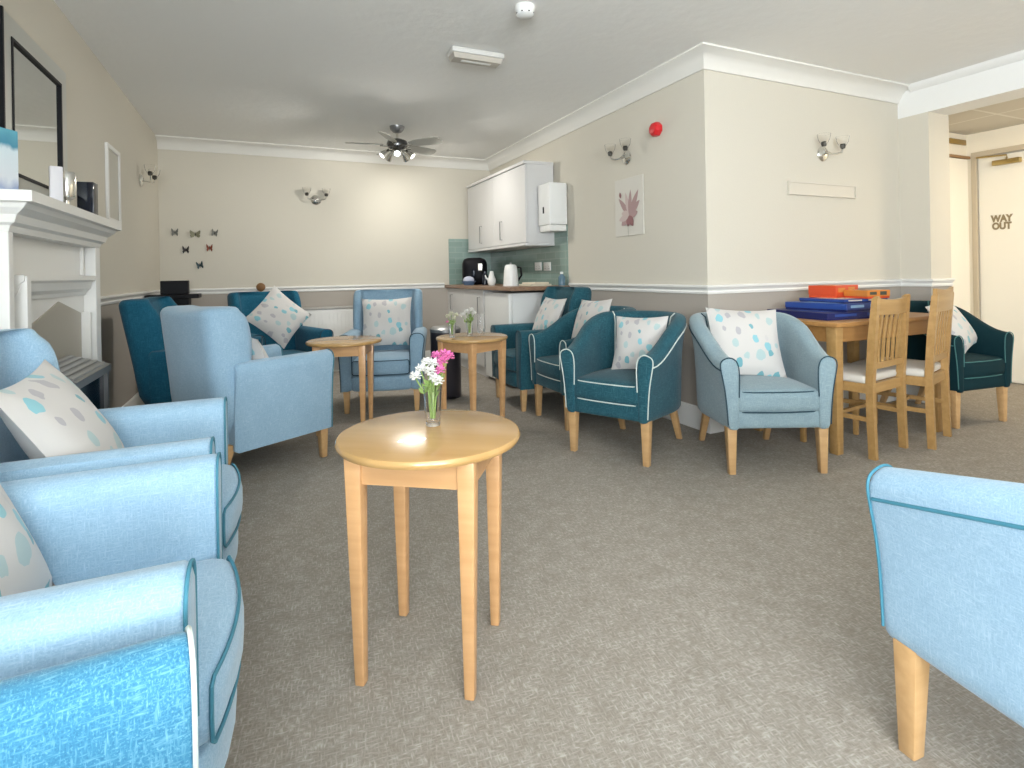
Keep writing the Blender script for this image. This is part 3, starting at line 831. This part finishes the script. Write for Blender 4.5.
# things on the mantel
MZ = 1.3455
T = thing('canvas_print', 'blue and white canvas print at the near end of the mantel shelf', 'picture', (-.790, 2.215, MZ), math.radians(62))
def canvasm():
    m, nt, b = new_mat('sea_canvas'); tc = nt.nodes.new('ShaderNodeTexCoord'); sp = nt.nodes.new('ShaderNodeSeparateXYZ')
    nt.links.new(tc.outputs['Object'], sp.inputs[0]); n = stretched_noise(nt, tc.outputs['Object'], (20, 20, 12), 1, 3)
    v = math_n(nt, 'ADD', math_n(nt, 'MULTIPLY', sp.outputs[2], 4.2), math_n(nt, 'MULTIPLY', n, .35))
    nt.links.new(ramp(nt, v, [(.25, (.30, .36, .52)), (.38, (.62, .66, .70)), (.70, (.60, .70, .74)), (.80, (.06, .25, .36)), (1., (.10, .34, .44))]), b.inputs['Base Color']); return m
bm = NB(); box(bm, -.11, .11, -.012, .008, 0, .20, bev=.002); obj('canvas', bm, canvasm(), T, smooth=False)
bm = NB(); box(bm, -.112, .112, .008, .014, 0, .202); obj('backing', bm, BLACKG, T, smooth=False)
bm = NB(); box(bm, -.022, .022, -.018, .018, 0, .185, bev=.003)
o = obj('photo_frame', bm, plain('lilac_white', (.80, .79, .84), .3), loc=(-.785, 2.87, MZ)); o.rotation_euler.z = math.radians(20)
tag(o, 'plain white upright block frame on the mantel shelf', 'ornament')
T = thing('silver_ornament', 'mirrored silver candle holder beside the white frame on the mantel', 'ornament', (-.785, 3.005, MZ))
bm = NB(); lathe(bm, [(.001, 0), (.035, 0), (.035, .01), (.012, .02), (.012, .06), (.03, .075), (.036, .11), (.036, .17), (.030, .185), (.026, .185), (.026, .12), (.001, .118)], 20); obj('holder', bm, CHROME, T)
bm = NB(); lathe(bm, [(.001, .119), (.022, .119), (.022, .165), (.001, .167)], 16); obj('candle', bm, PETALW, T)
bm = NB(); prism(bm, [(-.04, -.03), (.028, -.035), (.032, .03), (-.04, .035)], 'z', 0, .195, bev=.002)
o = obj('black_box', bm, BLACKG, loc=(-.79, 3.36, MZ)); tag(o, 'black glossy box at the far end of the mantel shelf', 'box')

# big mirror on the left wall
my0, my1, mz0, mz1 = 2.76, 3.53, 1.40, 2.13
T = thing('wall_mirror', 'large mirror with silver frame and black beaded edges above the mantel', 'mirror', (XL, (my0+my1)/2, mz0))
def mi_obj(name, bm, m, parent=T, **k):
    o = obj(name, bm, m, parent, **k)
    for v in o.data.vertices: v.co -= Vector((XL, (my0+my1)/2, mz0))
    return o
fw = .085
bm = NB(); box(bm, XL+g, XL+.012, my0, my1, mz0, mz1); mi_obj('backing', bm, BLACK, smooth=False)
def frame_ring(bm, x0, x1, a0, a1, b0, b1, w):
    box(bm, x0, x1, a0, a0+w, b0, b1); box(bm, x0, x1, a1-w, a1, b0, b1); box(bm, x0, x1, a0+w, a1-w, b0, b0+w); box(bm, x0, x1, a0+w, a1-w, b1-w, b1)
bm = NB(); frame_ring(bm, XL+.0122, XL+.022, my0+.006, my1-.006, mz0+.006, mz1-.006, fw); mi_obj('silver_border', bm, SILVER, smooth=False)
bm = NB(); frame_ring(bm, XL+.0122, XL+.026, my0+fw, my1-fw, mz0+fw, mz1-fw, .014); mi_obj('inner_bead', bm, BLACK, smooth=False)
bm = NB()
box(bm, XL+.0122, XL+.026, my0-.003, my0+.009, mz0, mz1); mi_obj('outer_bead', bm, BLACK, smooth=False)
bm = NB(); box(bm, XL+.0123, XL+.016, my0+fw+.01, my1-fw-.01, mz0+fw+.01, mz1-fw-.01); mi_obj('mirror_glass', bm, MIRROR, smooth=False)

# second framed picture, left wall
T = thing('wall_picture', 'narrow white framed picture on the left wall beyond the mantel', 'picture', (XL, 4.54, 1.44))
bm = NB(); frame_ring(bm, g, .018, -.175, .175, 0, .52, .03); obj('frame', bm, WHITE, T, smooth=False)
bm = NB(); box(bm, g, .010, -.144, .144, .031, .489); obj('picture_panel', bm, plain('grey_print', (.50, .48, .42), .35), T, smooth=False)

# wall lights
def make_light(label):
    T = thing('wall_light', label, 'wall light', group='chrome twin-arm wall lights')
    # mounted on wall plane y=0, projects to -Y
    bm = NB()
    rings = []
    for r, y in ((.001, -.0), (.055, -.001), (.055, -.008), (.045, -.018), (.02, -.026), (.001, -.028)):
        rings.append([(r*math.cos(2*PI*k/24), y-.0005, r*math.sin(2*PI*k/24)) for k in range(24)])
    loft(bm, rings); obj('backplate', bm, CHROME, T)
    for s in (-1, 1):
        bm = NB(); tube(bm, [(0, -.025, 0), (0, -.07, -.01), (s*.04, -.085, -.012), (s*.085, -.09, .0), (s*.10, -.09, .03)], .006, 8)
        arm = obj('arm', bm, CHROME, T)
        bm = NB(); lathe(bm, [(.001, .03), (.014, .03), (.018, .04), (.018, .06), (.013, .064), (.001, .064)], 14, (s*.10, -.09, 0)); obj('lamp_holder', bm, plain('holder_dark', (.05, .045, .035), .4) if s < 0 else MATS['holder_dark'], arm)
        bm = NB(); lathe(bm, [(.019, .045), (.036, .075), (.044, .115), (.0415, .115), (.034, .077), (.0185, .048)], 18, (s*.10, -.09, 0), cap=False)
        obj('glass_shade', bm, SHADEG, arm)
    return T
l0 = make_light('chrome twin wall light on the left wall near the back corner'); l0.location = (XL, 5.49, 1.89); l0.rotation_euler.z = PI/2
l1 = copy_tree(l0); l1.location = (.537, YB, 1.90); l1.rotation_euler.z = 0; relabel(l1, 'chrome twin wall light in the middle of the back wall')
l2 = copy_tree(l0); l2.location = (XR, 3.53, 1.94); l2.rotation_euler.z = -PI/2; relabel(l2, 'chrome twin wall light above the flower picture on the right wall')
l3 = copy_tree(l0); l3.location = (3.72, YC, 1.88); l3.rotation_euler.z = 0; relabel(l3, 'chrome twin wall light above the empty shelf near the beam')

# butterflies
def butterfly(label, x, z, c1, s=1., spread=1., rot=0):
    T = thing('wall_butterfly', label, 'butterfly decoration', (x, YB-.001, z), (0, rot, 0), group='butterflies on the back wall')
    for sd in (-1, 1):
        bm = NB()
        up = [(0, 0), (.010, .02), (.034*spread, .045), (.040*spread, .035), (.036*spread, .004), (.03*spread, -.002)]
        lo = [(0, 0), (.03*spread, -.002), (.038*spread, -.014), (.030*spread, -.038), (.018, -.034), (.006, -.014)]
        for pts in (up, lo):
            r0 = [(sd*a*s, -.004-abs(a)*.35, b*s) for a, b in pts]
            r1 = [(q[0], q[1]-.0015, q[2]) for q in r0]
            loft(bm, [r0, r1])
        obj('wing', bm, c1, T, smooth=False)
    bm = NB(); tube(bm, [(0, -.003, -.024*s), (0, -.005, 0), (0, -.004, .024*s)], [.002, .0035, .002], 6); obj('butterfly_body', bm, BLACK, T)
greyb = plain('grey_wings', (.16, .16, .14), .6); palb = plain('olive_wings', (.22, .21, .13), .6); tealb = plain('dark_teal_wings', (.02, .05, .06), .5); blkb = plain('black_wings', (.02, .015, .015), .5); orb = plain('rust_wings', (.20, .04, .015), .5)
butterfly('grey butterfly, upper left of the wall group', -.802, 1.52, greyb, .95, .8)
butterfly('wide pale olive butterfly, top middle of the wall group', -.625, 1.505, palb, .9, 1.35)
butterfly('mottled grey butterfly, upper right of the wall group', -.452, 1.52, greyb, .95, .75, .15)
butterfly('black butterfly, middle row left of the wall group', -.71, 1.346, blkb, .95, .8)
butterfly('rust and black butterfly, middle row right of the wall group', -.50, 1.365, orb, .95, .75)
butterfly('dark teal butterfly, lowest of the wall group', -.588, 1.19, tealb, .95, .8, -.2)

# black telephone-table like stand in the far-left corner
T = thing('black_stand', 'black stand with flat tray and upright screen box in the far left corner', 'stand', (-.72, 5.6, 0))
bm = NB(); box(bm, -.20, .20, -.12, .14, .885, .92, bev=.004); obj('tray', bm, BLACK, T, smooth=False)
bm = NB(); box(bm, -.10, .11, -.02, .09, .9205, 1.04, bev=.006); obj('screen_box', bm, BLACK, T, smooth=False)
bm = NB(); box(bm, -.12, .12, -.08, .10, .70, .8845); obj('shelf_box', bm, BLACK, T, smooth=False)
for x in (-.10, .08):
    for y in (-.06, .06):
        bm = NB(); box(bm, x, x+.03, y, y+.03, 0, .7); obj('leg', bm, BLACK, T, smooth=False)
for k in range(2):
    bm = NB(); box(bm, -.075+.03*k, -.06+.03*k, -.083, -.0805, .84, .865); obj('white_button', bm, PETALW, T, smooth=False)
bm = NB(); lathe(bm, [(.001, 0), (.035, .0), (.045, .015), (.04, .035), (.02, .05), (.001, .052)], 18)
o = obj('wall_thermostat', bm, BROWN, loc=(-.03, YB-.027, .955)); o.rotation_euler.x = PI/2
tag(o, 'small round brown fitting on the back wall at dado height', 'wall fitting')

# radiator
T = thing('radiator', 'white panel radiator low on the back wall behind the armchairs', 'radiator', (.60, YB, 0))
bm = NB(); box(bm, -.55, .55, -.10, -.04, .16, .70, bev=.008)
for k in range(26):
    x = -.52+.0408*k; box(bm, x, x+.018, -.106, -.1, .19, .66)
obj('panel', bm, WHITE, T, smooth=False)
bm = NB(); box(bm, -.56, .56, -.112, -.03, .701, .722, bev=.003); obj('top_grille', bm, plain('grille_grey', (.45, .43, .40), .5), T, smooth=False)
bm = NB(); box(bm, -.4, -.36, -.04, -g, .3, .6); box(bm, .36, .4, -.04, -g, .3, .6); obj('bracket', bm, WHITE, T, smooth=False)
bm = NB(); box(bm, -.055, .055, -.02, -g, -.07, .07, bev=.003)
o = obj('wall_control_box', bm, plain('olive_yellow', (.33, .32, .12), .5), loc=(1.60, YB, .66))
tag(o, 'small olive yellow box on the back wall beside the light blue armchair', 'control box')

# sockets
def socket(label, loc, rot, w=.146):
    T = thing('double_socket', label, 'socket', loc, rot, group='white double sockets')
    bm = NB(); box(bm, -w/2, w/2, -.010, -g, -.043, .043, bev=.003); obj('faceplate', bm, SATIN, T)
    for s in (-1, 1):
        bm = NB(); box(bm, s*.036-.014, s*.036+.002, -.0125, -.0101, .012, .03); obj('switch', bm, WHITE, T, smooth=False)
        bm = NB()
        for a, b in ((0, .0), (-.011, -.02), (.011, -.02)): box(bm, s*.036+a-.003, s*.036+a+.003, -.0108, -.0101, b-.003, b+.003)
        obj('pin_holes', bm, BLACK, T, smooth=False)
    return T
socket('white double socket below the dado rail between the teal chairs', (XR, 4.05, .735), -PI/2)
socket('white double socket on green tiles, the one nearer the room', (XR-.0105, 4.86, 1.115), -PI/2)
socket('white double socket on green tiles, the one nearer the kettle', (XR-.0105, 5.06, 1.12), -PI/2)

# ---------------------------------------------------------------- kitchen corner
bm = NB(); box(bm, XR-.010, XR-.0003, 4.47, YB-.001, .93, 1.50); box(bm, 2.05, XR-.011, YB-.010, YB-.0003, .93, 1.485)
struct('trim_8', bm, TILE, smooth=False)
T = thing('worktop', 'brown wood-effect kitchen worktop running along the right wall', 'worktop', (0, 0, 0))
bm = NB(); box(bm, 1.995, XR-.001, 4.44, YB-.001, .893, .929, bev=.004); obj('worktop_slab', bm, WORKT, T, smooth=False)
def cab_unit(label, x0, x1, y0, y1, z0, z1, doors, name='base_cabinet', handle=None, group=None):
    T = thing(name, label, 'cabinet', (x0, (y0+y1)/2, z0), group=group)
    oy = (y0+y1)/2
    bm = NB(); box(bm, .02, x1-x0, y0-oy, y1-oy, 0, z1-z0); obj('carcass', bm, CAB, T, smooth=False)
    n = doors
    for k in range(n):
        a = y0-oy+(y1-y0)*k/n+.002; b = y0-oy+(y1-y0)*(k+1)/n-.002
        bm = NB(); box(bm, 0, .019, a, b, .005, z1-z0-.005, bev=.002); d = obj('door', bm, CAB, T, smooth=False)
        if handle:
            yy = handle[k] - oy; h0, h1 = (.06, .25) if z0 > 1 else (z1-z0-.25, z1-z0-.08)
            bm = NB(); tube(bm, [(-.001, yy, h0), (-.026, yy, h0), (-.026, yy, h1), (-.001, yy, h1)], .006, 6); obj('handle', bm, GREYM, d)
    return T
cab_unit('white kitchen base cabinet under the far end of the worktop', 2.03, XR-.012, 5.20, YB-.001, .10, .8925, 2, handle=[5.30, 6.2])
T = thing('undercounter_fridge', 'white under-counter unit at the near end of the worktop', 'appliance', (2.03, 4.87, 0))
bm = NB(); box(bm, .04, .56, -.30, .30, .02, .87, bev=.008); obj('fridge_body', bm, SATIN, T, smooth=False)
bm = NB(); box(bm, 0, .038, -.30, .30, .03, .868, bev=.008); obj('door', bm, SATIN, T, smooth=False)
bm = NB(); box(bm, 2.06, 2.08, 5.2, YB-.001, 0, .099); struct('trim_9', bm, CAB, smooth=False)
W = cab_unit('white kitchen wall cabinet with two doors above the green tiles', 2.287, XR-.0112, 4.71, 6.33, 1.345, 2.10, 2, name='wall_cabinet', handle=[5.28, 5.87])
bm = NB(); box(bm, -.02, XR-.0112-2.287, -.82, .80, .755, .785, bev=.005); obj('cornice_trim', bm, CAB, W, smooth=False)
bm = NB(); box(bm, -.012, XR-.0112-2.287, -.815, .80, -.03, -.001, bev=.005); obj('pelmet_trim', bm, CAB, W, smooth=False)
# paper towel dispenser
T = thing('towel_dispenser', 'white paper towel dispenser on the wall beside the wall cabinet', 'dispenser', (XR, 4.57, 1.48))
bm = NB(); box(bm, -.20, -.0108, -.12, .12, .02, .41, bev=.012); obj('housing', bm, SATIN, T)
bm = NB(); box(bm, -.19, -.0115, -.10, .10, -.04, .019, bev=.006); obj('paper_tray', bm, WHITE, T)
bm = NB(); box(bm, -.203, -.2005, -.012, .012, .13, .19); obj('level_window', bm, BLACK, T, smooth=False)

WZ = .9295
T = thing('air_fryer', 'black rounded air fryer on the far end of the worktop', 'appliance', (2.25, 6.02, WZ), math.radians(-25))
bm = NB(); rbox(bm, .28, .28, .31, .07, (0, 0, .156)); obj('fryer_body', bm, BLACK, T)
bm = NB(); rbox(bm, .04, .05, .10, .015, (0, -.165, .13)); obj('basket_handle', bm, BLACKG, T)
bm = NB(); rbox(bm, .05, .01, .09, .004, (.07, -.140, .20)); obj('chrome_strip', bm, CHROME, T)
bm = NB(); lathe(bm, [(.001, 0), (.05, 0), (.085, .045), (.08, .045), (.045, .008), (.001, .008)], 20)
T = thing('bowl', 'small bluish bowl with a folded cloth in front of the air fryer', 'bowl', (2.10, 5.82, WZ)); obj('bowl_shell', bm, plain('dusty_blue', (.12, .20, .34), .4), T)
bm = NB(); rbox(bm, .11, .10, .05, .02, (0, 0, .055), bulge=.02); obj('cloth', bm, plain('pale_cloth', (.50, .52, .62), .8), T)
for i, (x, y, h, r, m, lab) in enumerate(((2.25, 5.70, .15, .035, BLACKG, 'dark canister next to the air fryer'), (2.27, 5.58, .12, .03, plain('navy_glaze', (.03, .05, .10), .3), 'navy blue canister next to the white jug'))):
    bm = NB(); lathe(bm, [(.001, 0), (r, 0), (r*1.05, h*.6), (r*.8, h*.8), (r*.5, h*.85), (r*.5, h), (.001, h)], 18)
    tag(obj('canister', bm, m, loc=(x, y, WZ)), lab, 'canister', 'small dark canisters on the worktop')
T = thing('white_jug', 'small white jug with a spout left of the kettle', 'jug', (2.20, 5.38, WZ))
bm = NB(); lathe(bm, [(.001, 0), (.03, 0), (.045, .03), (.045, .06), (.028, .10), (.022, .13), (.018, .15), (.001, .152)], 18); obj('jug_body', bm, SATIN, T)
bm = NB(); tube(bm, [(-.03, 0, .05), (-.06, .01, .08), (-.07, .01, .11)], [.012, .009, .006], 8); obj('spout', bm, SATIN, T)
T = thing('kettle', 'white electric jug kettle in the middle of the worktop', 'kettle', (2.22, 4.93, WZ), math.radians(-20))
bm = NB(); lathe(bm, [(.001, .012), (.074, .012), (.075, .03), (.066, .15), (.058, .195), (.045, .208), (.001, .212)], 26); obj('kettle_body', bm, SATIN, T)
bm = NB(); lathe(bm, [(.001, 0), (.08, 0), (.08, .011), (.001, .011)], 26); obj('power_base', bm, SATIN, T)
bm = NB(); tube(bm, [(.055, 0, .185), (.10, 0, .175), (.105, 0, .10), (.07, 0, .05)], .010, 8); obj('handle', bm, BLACK, T)
bm = NB(); lathe(bm, [(.001, .2125), (.012, .2125), (.010, .228), (.001, .23)], 12); obj('lid_knob', bm, GREYM, T)
T = thing('paper_tray', 'flat cream tray of papers on the near end of the worktop', 'tray', (2.36, 4.68, WZ))
bm = NB(); box(bm, -.11, .11, -.13, .13, 0, .018, bev=.004); obj('tray_base', bm, plain('tray_cream', (.60, .56, .44), .6), T, smooth=False)
bm = NB(); box(bm, -.08, .09, -.10, .10, .0185, .035, bev=.002); o = obj('papers', bm, WHC, T, smooth=False); o.rotation_euler.z = .2
T = thing('soap_bottle', 'blue plastic bottle with white cap at the near end of the worktop', 'bottle', (2.545, 4.49, WZ))
bm = NB(); lathe(bm, [(.001, 0), (.032, 0), (.033, .01), (.033, .08), (.018, .10), (.012, .108), (.001, .108)], 18); obj('bottle_body', bm, plain('bottle_blue', (.10, .18, .24), .25), T)
bm = NB(); lathe(bm, [(.001, .1085), (.016, .1085), (.015, .128), (.001, .13)], 14); obj('cap', bm, SATIN, T)

# ---------------------------------------------------------------- wall items, right
T = thing('flower_canvas', 'unframed canvas of a mauve magnolia-like flower on the right wall', 'picture', (XR, 3.51, 1.33), -PI/2)
CANV = plain('canvas_grey', (.645, .615, .55), .8)
bm = NB(); box(bm, -.18, .18, -.010, -g, 0, .45, bev=.002); cv = obj('canvas', bm, CANV, T, smooth=False)
mauves = [plain('mauve_deep', (.27, .13, .13), .8), plain('mauve_mid', (.40, .27, .26), .8), plain('mauve_pale', (.56, .45, .42), .8), plain('stem_grey', (.38, .38, .31), .8)]
def petal(bm, cx, cz, L, w, ang, y, mi):
    pts = []
    for k in range(13):
        t = k/12; pts.append((w*math.sin(PI*t)**.8*(1-.25*t), L*t))
    pts = pts+[(-a, b) for a, b in pts[-2:0:-1]]
    ca, sa = math.cos(ang), math.sin(ang)
    P = [(cx+a*ca+b*sa, cz-a*sa+b*ca) for a, b in pts]
    loft(bm, [[(p[0], y, p[1]) for p in P], [(p[0], y-.0006, p[1]) for p in P]], mi=mi)
bm = NB(); cx, cz = .01, .155
for i, (L, w, a, m) in enumerate(((.20, .028, -.75, 1), (.22, .030, .55, 1), (.19, .026, -.25, 2), (.20, .024, .1, 1), (.17, .03, .9, 1), (.10, .035, -1.3, 2), (.11, .034, 1.4, 1), (.10, .035, 2.6, 0), (.12, .04, -2.2, 1), (.09, .03, 3.3, 0), (.13, .03, -1.8, 2))):
    petal(bm, cx, cz, L, w, a, -.0103-.0007*i, m)
petal(bm, -.09, .30, .05, .016, -.2, -.0185, 0)
petal(bm, .0, .09, .10, .004, 3.1, -.0190, 3)
obj('printed_flower', bm, mauves, cv, smooth=False)
T = thing('fire_alarm', 'round red fire alarm sounder high on the right wall', 'alarm', (XR, 3.16, 2.07))
bm = NB(); rings = []
for r, x in ((.001, 0), (.052, -.001), (.052, -.03), (.046, -.045), (.03, -.052), (.001, -.054)):
    rings.append([(x-.0003, r*math.cos(2*PI*(k+.5)/8)*1.03, r*math.sin(2*PI*(k+.5)/8)) for k in range(8)])
loft(bm, rings); obj('alarm_body', bm, RED, T, smooth=False)
T = thing('display_rail', 'long narrow pale display rail on the wall below the light near the beam', 'wall rail', (3.71, YC, 1.57))
RAIL = plain('rail_pale', (.60, .56, .485), .4)
bm = NB(); box(bm, -.36, .36, -.012, -g, .0, .095); obj('back_panel', bm, RAIL, T, smooth=False)
bm = NB(); box(bm, -.36, .36, -.02, -.0121, .085, .095); box(bm, -.36, .36, -.02, -.0121, .0, .010); box(bm, -.36, -.35, -.02, -.0121, .0101, .0849); box(bm, .35, .36, -.02, -.0121, .0101, .0849); obj('rim', bm, RAIL, T, smooth=False)

# ---------------------------------------------------------------- ceiling items
T = thing('smoke_detector', 'round white smoke detector on the ceiling', 'smoke detector', (1.28, 2.60, ZC))
bm = NB(); lathe(bm, [(.001, -.001), (.055, -.001), (.055, -.02), (.048, -.03), (.048, -.045), (.035, -.056), (.001, -.058)], 28); obj('detector_body', bm, SATIN, T)
for k in range(8):
    a = 2*PI*k/8; bm = NB(); lathe(bm, [(.001, -.045), (.007, -.045), (.007, -.050), (.001, -.051)], 8, (.043*math.cos(a), .043*math.sin(a), .006)); obj('vent', bm, BLACK, T)
T = thing('emergency_light', 'rectangular white emergency light fitting on the ceiling', 'ceiling light', (1.25, 3.26, ZC), math.radians(0))
bm = NB(); box(bm, -.175, .175, -.06, .06, -.035, -.001, bev=.008); obj('housing', bm, plain('fitting_white', (.64, .63, .60), .5), T)
bm = NB()
loft(bm, [[(-.165, -.052, -.0355), (.165, -.052, -.0355), (.165, .052, -.0355), (-.165, .052, -.0355)], [(-.155, -.042, -.065), (.155, -.042, -.065), (.155, .042, -.065), (-.155, .042, -.065)]]); obj('diffuser', bm, plain('diffuser', (.50, .46, .40), .3), T, smooth=False)
bm = NB(); box(bm, -.10, .10, -.012, .012, -.0675, -.0652, bev=.001); obj('tube_strip', bm, PETALW, T, smooth=False)
T = thing('ceiling_fan', 'chrome ceiling fan with pale blades and spot lamps near the back wall', 'ceiling fan', (1.17, 5.16, ZC), math.radians(12))
bm = NB(); lathe(bm, [(.001, -.001), (.07, -.001), (.065, -.03), (.04, -.055), (.012, -.065), (.001, -.066)], 24); obj('canopy', bm, GREYM, T)
bm = NB(); tube(bm, [(0, 0, -.06), (0, 0, -.13)], .012, 12); obj('downrod', bm, CHROME, T)
bm = NB(); lathe(bm, [(.001, -.12), (.05, -.122), (.09, -.14), (.10, -.17), (.09, -.20), (.06, -.215), (.001, -.216)], 28); obj('motor_housing', bm, plain('dark_chrome', (.12, .12, .12), .2, .9), T)
BLADE = plain('blade_pale', (.42, .41, .37), .4)
for k in range(5):
    a = 2*PI*k/5+.25; ca, sa = math.cos(a), math.sin(a)
    bm = NB(); pts = [(.13, -.03), (.20, -.05), (.42, -.058), (.46, -.045), (.475, 0), (.46, .045), (.42, .058), (.20, .05), (.13, .03)]
    loft(bm, [[(r*ca-w*sa, r*sa+w*ca, -.172-w*.30) for r, w in pts], [(r*ca-w*sa, r*sa+w*ca, -.178-w*.30) for r, w in pts]])
    b_ = obj('blade', bm, BLADE, T, smooth=False)
    bm = NB(); tube(bm, [(.07*ca, .07*sa, -.19), (.16*ca, .16*sa, -.184)], .009, 6); obj('blade_arm', bm, CHROME, b_)
bm = NB(); lathe(bm, [(.001, -.2165), (.045, -.2165), (.05, -.235), (.04, -.25), (.001, -.255)], 20); obj('light_hub', bm, CHROME, T)
BULB = plain('lit_bulb', (.9, .9, .88), .4); b = BULB.node_tree.nodes['Principled BSDF']; b.inputs['Emission Color'].default_value = (1, .97, .9, 1); b.inputs['Emission Strength'].default_value = 2.5
for k in range(5):
    a = 2*PI*k/5+.5; d = Vector((math.cos(a), math.sin(a), 0))
    p0 = Vector((0, 0, -.235))+d*.04; p1 = p0+d*.05; dn = (d+Vector((0, 0, -.9))).normalized()
    bm = NB(); tube(bm, [p0, p1], .007, 8)
    tube(bm, [p1-dn*.01, p1+dn*.01, p1+dn*.03, p1+dn*.08], [.010, .018, .026, .036], 16); sp = obj('spot_lamp', bm, CHROME, T)
    bm = NB(); tube(bm, [p1+dn*.0805, p1+dn*.085], [.030, .022], 16); obj('bulb', bm, BULB, sp)
# the lit spot bulbs of the fan
for k in range(5):
    a = 2*PI*k/5+.5+math.radians(12); d = Vector((math.cos(a), math.sin(a), 0)); dn = (d+Vector((0, 0, -.9))).normalized()
    l = bpy.data.lights.new('fan_bulb_light', 'SPOT'); l.energy = 22; l.spot_size = math.radians(150); l.spot_blend = .6; l.color = (1, .97, .90); l.shadow_soft_size = .03
    o = bpy.data.objects.new('fan_bulb_light', l); link(o); o.location = Vector((1.17, 5.16, ZC-.235))+d*.09+dn*.11; o.rotation_euler = dn.to_track_quat('-Z', 'Y').to_euler()
# lobby ceiling light panel
T = thing('lobby_ceiling_light', 'white ceiling light in the lobby beyond the beam', 'ceiling light', (5.6, 1.55, 2.265))
E_ = plain('lit_panel', (.9, .88, .8), .5); b = E_.node_tree.nodes['Principled BSDF']; b.inputs['Emission Color'].default_value = (1, .90, .70, 1); b.inputs['Emission Strength'].default_value = 3.
bm = NB(); box(bm, -.3, .3, -.3, .3, -.02, -.001, bev=.003); obj('housing', bm, SATIN, T, smooth=False)
bm = NB(); box(bm, -.27, .27, -.27, .27, -.024, -.0205); obj('diffuser', bm, E_, T, smooth=False)

# ---------------------------------------------------------------- light
def area(name, loc, rot, sx, sy, power, col):
    l = bpy.data.lights.new(name, 'AREA'); l.shape = 'RECTANGLE'; l.size = sx; l.size_y = sy; l.energy = power; l.color = col
    o = bpy.data.objects.new(name, l); link(o); o.location = loc; o.rotation_euler = rot; return o
area('window_daylight', ((W1[0]+W1[1])/2, YF-.14, (W1[2]+W1[3])/2), (-PI/2-.0, 0, PI), W1[1]-W1[0]-.1, W1[3]-W1[2]-.1, 195, (.88, .95, 1))
area('window_daylight', ((W2_ADDED[0]+W2_ADDED[1])/2, YF-.14, (W2_ADDED[2]+W2_ADDED[3])/2), (-PI/2, 0, PI), W2_ADDED[1]-W2_ADDED[0]-.1, W2_ADDED[3]-W2_ADDED[2]-.1, 8, (.95, .97, 1))  # weak fill through the added right-hand opening, lifts the left wall
area('side_daylight', (XL-.14, (W3[0]+W3[1])/2, (W3[2]+W3[3])/2), (PI/2+math.radians(32), 0, -PI/2), W3[1]-W3[0]-.1, W3[3]-W3[2]-.1, 275, (.90, .96, 1))
area('lobby_lamp', (5.6, 1.55, 2.235), (0, 0, 0), .5, .5, 17, (1, .82, .58))
for o in list(COL.objects):
    if o.type == 'LIGHT' and o.name.startswith('window'):
        o.rotation_euler = (PI/2+math.radians(32), 0, 0)
w = bpy.data.worlds.new('world'); SC.world = w; w.use_nodes = True
w.node_tree.nodes['Background'].inputs['Color'].default_value = (.75, .85, 1, 1)
w.node_tree.nodes['Background'].inputs['Strength'].default_value = 1.0

# ---------------------------------------------------------------- camera
cam = bpy.data.cameras.new('camera'); co = bpy.data.objects.new('camera', cam); link(co)
F, HY, RO, A = 548., 273.6, .0178, .4253
cam.sensor_fit = 'HORIZONTAL'; cam.sensor_width = 36; cam.lens = F/1024*36; cam.clip_start = .02
cam.shift_y = -(384-HY)/1024; cam.shift_x = 0
f = Vector((math.sin(A), math.cos(A), 0)); r0 = Vector((math.cos(A), -math.sin(A), 0)); up = Vector((0, 0, 1))
r = r0*math.cos(RO)-up*math.sin(RO); u = up*math.cos(RO)+r0*math.sin(RO)
M = Matrix((r, u, -f)).transposed().to_4x4(); M.translation = Vector((0, 0, H_CAM)); co.matrix_world = M
SC.camera = co
SC.view_settings.view_transform = 'Standard'; SC.view_settings.look = 'None'
SC.view_settings.gamma = 1; SC.view_settings.use_curve_mapping = False
SC.view_settings.exposure = 0.08
